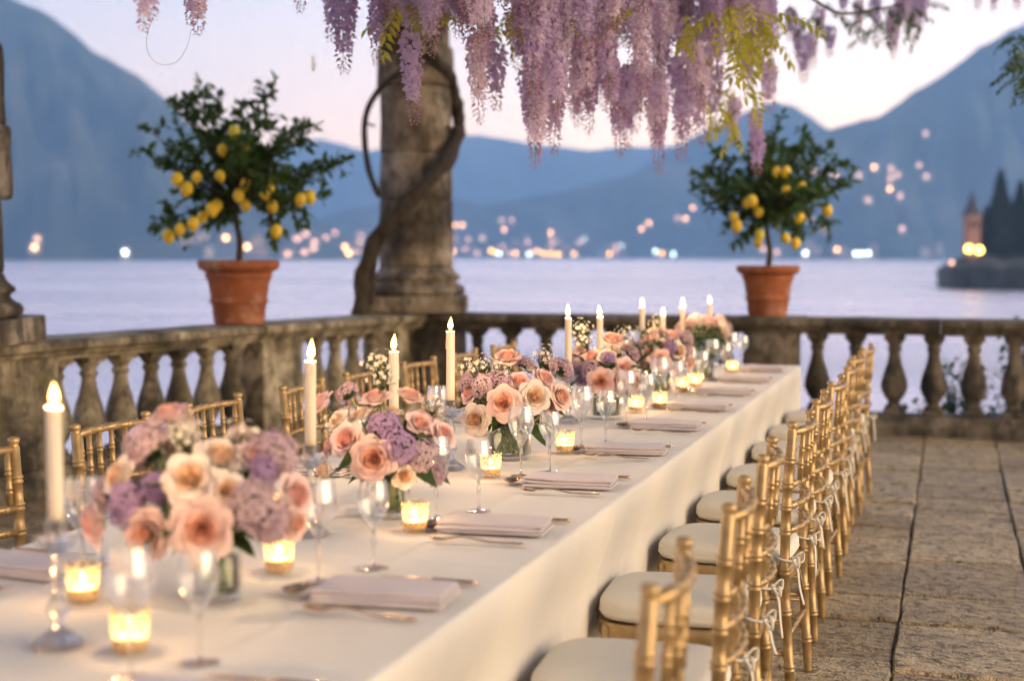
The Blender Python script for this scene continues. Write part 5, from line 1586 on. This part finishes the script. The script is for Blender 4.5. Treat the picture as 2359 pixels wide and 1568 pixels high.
# ------------------------------------------------------------------ far shore: houses, lights, the villa point
def hit(px, py):
    d = (at(px, py, 1.0) - CAM).normalized()
    best = None
    for t_ in TERRAIN:
        r_ = t_.ray_cast(CAM, d)
        if r_[0] is not None and (best is None or r_[3] < best[1]): best = (r_[0], r_[3])
    return None if best is None else best[0]
def house_meshes(wd, dp, ht):
    wall = MB().box((0, 0, ht / 2 - 2), (wd, dp, ht + 4)).mesh('wall', MAT['house_plaster'], False)
    m_ = MB()
    o_ = 0.5
    a = [(-wd / 2 - o_, -dp / 2 - o_, ht), (wd / 2 + o_, -dp / 2 - o_, ht), (wd / 2 + o_, dp / 2 + o_, ht), (-wd / 2 - o_, dp / 2 + o_, ht), (-wd / 2 + 1.2, 0, ht + 2.4), (wd / 2 - 1.2, 0, ht + 2.4)]
    roof = m_.add(a, [(0, 1, 5, 4), (1, 2, 5), (2, 3, 4, 5), (3, 0, 4), (3, 2, 1, 0)]).mesh('roof', MAT['roof_tile'], False)
    return wall, roof
HS = [(9, 8, 7), (12, 8, 6), (8, 8, 9)]
HM = [house_meshes(*q) for q in HS]
WINB = {}
def win(i, mat, big):
    k = (i, mat, big)
    if k not in WINB:
        wd, dp, ht = HS[i]
        if big: WINB[k] = [MB().box((0, -dp / 2 - 0.05, ht * 0.5), (4.2, 0.1, 4.2)).mesh('window', MAT[mat], False)]
        else: WINB[k] = [MB().box((x_ * wd, -dp / 2 - 0.05, z_ * ht), (wd * 0.14, 0.1, ht * 0.18)).mesh('window', MAT[mat], False) for x_ in (-0.28, 0.0, 0.28) for z_ in (0.3, 0.7)]
    return WINB[k]
rh = random.Random(17)
def house(px, py, mat, label, group, big=True):
    p = hit(px, py)
    if p is None: return
    i = rh.randrange(3)
    yaw = math.atan2(-(CAM.x - p.x), (CAM.y - p.y)) + PI + rh.uniform(-0.25, 0.25)
    dd = (p - CAM).normalized()
    root = thing('lakeside_house', label, 'house', p - Vector((dd.x, dd.y, 0)) * 6 - Vector((0, 0, HS[i][2] * 0.4)), yaw, group)
    obj('wall', HM[i][0], root); obj('roof', HM[i][1], root)
    for m_ in win(i, mat, big): obj('window', m_, root)
W_, G_, D_, C_ = 'lit_window_warm', 'lit_window_gold', 'lit_window_dim', 'lit_window_white'
def lab(px, py, m_):
    col = {W_: 'warm', G_: 'golden', D_: 'dim pinkish', C_: 'cool white'}[m_]
    if px < 620: pl, g = 'on the left shore', 'left shore'
    elif px > 1820: pl, g = ('on the right-hand mountainside', 'right slope') if py < 460 else ('on the right shore', 'right shore')
    else: pl, g = ('on the town waterfront', 'town shore') if py > 560 else ('on the hillside above town', 'town hill')
    return 'far house showing a %s light %s' % (col, pl), '%s lit houses, %s' % (col, g)
LIT = [(80, 571, W_), (86, 552, D_), (290, 583, C_), (522, 549, W_), (569, 570, W_), (704, 541, D_), (690, 548, D_), (772, 538, D_), (796, 571, W_), (803, 585, W_), (825, 538, D_), (832, 545, D_),
       (1050, 520, W_), (1064, 519, W_), (1078, 552, D_), (1112, 545, D_), (1162, 530, W_), (1155, 508, D_), (1178, 508, D_), (1185, 558, W_), (1052, 572, G_), (1044, 580, W_), (1150, 577, W_), (1132, 578, G_), (1150, 585, C_), (1188, 584, W_), (1225, 582, G_), (1238, 579, W_), (1252, 585, G_), (1268, 585, G_), (1283, 586, G_), (1290, 586, W_), (1218, 586, C_),
       (1270, 536, W_), (1343, 551, C_), (1323, 585, W_), (1403, 586, G_), (1478, 528, W_), (1495, 515, W_), (1525, 584, G_), (1552, 586, C_), (1510, 580, C_), (1562, 503, D_), (1580, 505, W_), (1597, 480, W_), (1432, 568, C_), (1140, 582, G_), (1170, 583, G_), (1212, 583, G_), (1100, 583, D_),
       (1855, 584, C_), (1928, 576, W_), (1970, 585, C_), (1985, 585, C_), (2000, 584, C_), (1925, 402, W_), (1914, 398, D_), (2015, 387, W_), (2052, 405, D_), (2066, 404, D_), (2050, 437, W_), (2132, 310, D_), (1980, 406, D_), (2135, 408, D_), (1757, 575, D_), (1790, 582, D_)]
for i in range(34):
    px = rh.choice((rh.uniform(1045, 1420), rh.uniform(1045, 1300), rh.uniform(660, 830), rh.uniform(1860, 2120)))
    LIT.append((px, 586 - abs(rh.gauss(0, 26)) if px < 1500 else rh.uniform(380, 560), D_))
CNT = {}
ORDL = ['first', 'second', 'third', 'fourth', 'fifth', 'sixth', 'seventh', 'eighth', 'ninth', 'tenth', 'eleventh', 'twelfth', 'thirteenth', 'fourteenth', 'fifteenth', 'sixteenth', 'seventeenth', 'eighteenth', 'nineteenth', 'twentieth'] + ['twenty-' + q for q in ('first', 'second', 'third', 'fourth', 'fifth', 'sixth', 'seventh', 'eighth', 'ninth')] + ['thirtieth'] + ['thirty-' + q for q in ('first', 'second', 'third', 'fourth', 'fifth', 'sixth', 'seventh', 'eighth', 'ninth')]
for px, py, m_ in sorted(LIT):
    l1, g1 = lab(px, py, m_)
    k = CNT.get(l1, 0); CNT[l1] = k + 1
    house(px, py, m_, l1 + ', %s from the left' % ORDL[k], g1)
SPOT = []
for i in range(40):
    px = rh.choice((rh.uniform(640, 860), rh.uniform(1040, 1480), rh.uniform(1040, 1400), rh.uniform(420, 640), rh.uniform(1860, 2170)))
    py = 586 - abs(rh.gauss(0, 28)) if px < 1500 else 586 - abs(rh.gauss(0, 9))
    SPOT.append((px, py))
for px, py in sorted(SPOT):
    gg = 'left part of the far shore' if px < 900 else ('middle of the far shore' if px < 1600 else 'right part of the far shore')
    k = CNT.get(gg, 0); CNT[gg] = k + 1
    house(px, py, 'window_pane', 'pale unlit house on the %s, %s from the left' % (gg, ORDL[k]), 'unlit houses, ' + gg, False)

# villa point: tower, cypresses, garden wall, lamps
tw = at(2237, 600, 244); tw.z = WATER + 3.2
root = thing('bell_tower', 'slim pink tower with dark pointed spire on the point at the right', 'tower', tw, YAW)
m_ = MB().box((0, 0, 3.9), (2.3, 2.3, 10.2)).mesh('wall', MAT['tower_plaster'], False); obj('wall', m_, root)
m_ = MB().box((0, 0, 9.1), (2.7, 2.7, 0.3)).mesh('cornice', MAT['tower_plaster'], False); obj('cornice', m_, root)
m_ = MB().lathe([(1.75, 9.25), (0.9, 11.0), (0.0, 13.6)], 8).mesh('spire', MAT['slate'], False); obj('spire', m_, root)
for s_ in (-1, 1): obj('window', MB().box((s_ * 0.5, -1.16, 7.6), (0.55, 0.1, 1.3)).mesh('window', MAT['window_pane'], False), root)
rcy = random.Random(8)
def cypress(label, px, d, h_, r_):
    p = at(px, 600, d); p.z = WATER + 3.4
    root = thing('cypress_tree', label, 'tree', p)
    obj('trunk', MB().tube([(0, 0, -1), (0.05, 0, 2), (0, 0, h_ * 0.8)], [0.3, 0.22, 0.05], 8).mesh('trunk', MAT['lemon_bark']), root)
    m_ = MB()
    for i in range(1500):
        q = rcy.random() ** 0.9
        z = 0.6 + h_ * q * 0.99
        rr = r_ * (math.sin(PI * min(1, (q * 0.92 + 0.10)) ** 0.7) ** 0.75) * (0.8 + 0.25 * noise.noise((z * 0.5, px, 0)))
        a = rcy.uniform(0, 2 * PI); rr *= rcy.uniform(0.55, 1.05)
        v_, f_ = leaf_patch(rcy.uniform(0.7, 1.3), 0.45, 0.3, 0.0, 2)
        d_ = Vector((math.cos(a) * 0.35, math.sin(a) * 0.35, 1)).normalized()
        m_.add(v_, f_, 0, Matrix.Translation((rr * math.cos(a), rr * math.sin(a), z - 0.5)) @ d_.to_track_quat('X', 'Z').to_matrix().to_4x4() @ Matrix.Rotation(rcy.uniform(0, 6), 4, 'X'))
    m_.lathe([(0.1, 0.3), (r_ * 0.5, h_ * 0.15), (r_ * 0.55, h_ * 0.4), (r_ * 0.35, h_ * 0.7), (0.0, h_ * 0.95)], 10)
    tag(obj('crown', m_.mesh('crown', MAT['cypress_leaf'], False), root), kind='stuff')
cypress('tallest dark cypress in the group on the villa point at the right', 2302, 246, 16.2, 2.3)
cypress('dark cypress at the very right edge beside the tallest one', 2348, 248, 14.4, 2.2)
cypress('broad shorter dark cypress behind the tower on the villa point', 2272, 256, 10.2, 1.9)
cypress('broad shorter dark cypress between the two tall ones on the villa point', 2326, 256, 10.8, 2.2)
cypress('dark cypress standing just outside the right edge of the villa point group', 2400, 250, 15.0, 2.3)
rb = random.Random(3)
for k, (px, d, s_) in enumerate([(2192, 247, 1.3), (2208, 244, 1.7), (2222, 240, 2.1), (2262, 238, 2.4), (2290, 236, 2.2), (2320, 236, 2.4), (2350, 236, 2.5)]):
    p = at(px, 600, d); p.z = WATER + 3.0
    root = thing('garden_bush', 'rounded dark bush on the villa point, %s from its left tip' % (['first'] + ORD[1:])[k], 'bush', p, 0, 'bushes on the villa point')
    m_ = MB()
    for i in range(420):
        n_ = Vector((rb.gauss(0, 1), rb.gauss(0, 1), abs(rb.gauss(0, 0.9)))).normalized()
        v_, f_ = leaf_patch(0.7, 0.4, 0.2, 0.1, 2)
        m_.add(v_, f_, 0, Matrix.Translation(Vector((n_.x, n_.y, n_.z * 1.1)) * s_ * rb.uniform(0.6, 1.0)) @ aim(n_, rb.uniform(0, 6)))
    m_.lathe([(s_ * 0.7, 0.0), (s_ * 0.75, s_ * 0.4), (s_ * 0.45, s_ * 0.8), (0, s_ * 0.9)], 10)
    tag(obj('crown', m_.mesh('crown', MAT['cypress_leaf'], False), root), kind='stuff')
    obj('stem', MB().tube([(0, 0, -0.5), (0, 0, s_ * 0.5)], 0.12, 6).mesh('stem', MAT['lemon_bark']), root)
for k, (px, py, d, lb) in enumerate([(2232, 573, 234, 'left one of the two bright yellow garden lamps on the villa point'), (2256, 576, 234, 'right one of the two bright yellow garden lamps on the villa point'), (2193, 606, 244, 'small pale lamp low near the tip of the villa point')]):
    c_ = at(px, py, d)
    root = thing('garden_lamp', lb, 'lamp', (c_.x, c_.y, WATER + 3.0), 0)
    hz2 = c_.z - WATER - 3.0
    obj('post', MB().tube([(0, 0, -0.8), (0, 0, hz2 - 0.5)], 0.08, 8).mesh('post', MAT['wick']), root)
    r_ = 0.62 if k < 2 else 0.4
    obj('globe', MB().lathe([(0.0, -r_), (r_ * 0.7, -r_ * 0.7), (r_, 0), (r_ * 0.7, r_ * 0.7), (0, r_)], 14).mesh('globe', MAT['garden_lamp_glow' if k < 2 else 'lit_window_dim']), root, (0, 0, hz2))
b = at(2195, 640, 232); c_ = at(2460, 640, 218)
m_ = MB()
root = thing('garden_wall', 'pale retaining wall along the water edge of the villa point', 'wall', (b.x, b.y, WATER), math.atan2(c_.y - b.y, c_.x - b.x))
for i in range(7):
    obj('wall_panel', MB().box((1.4 + i * 2.75, 0, 1.3), (2.7, 0.6, 4.2), b=0.05).mesh('wall_panel', MAT['rock'], False), root)
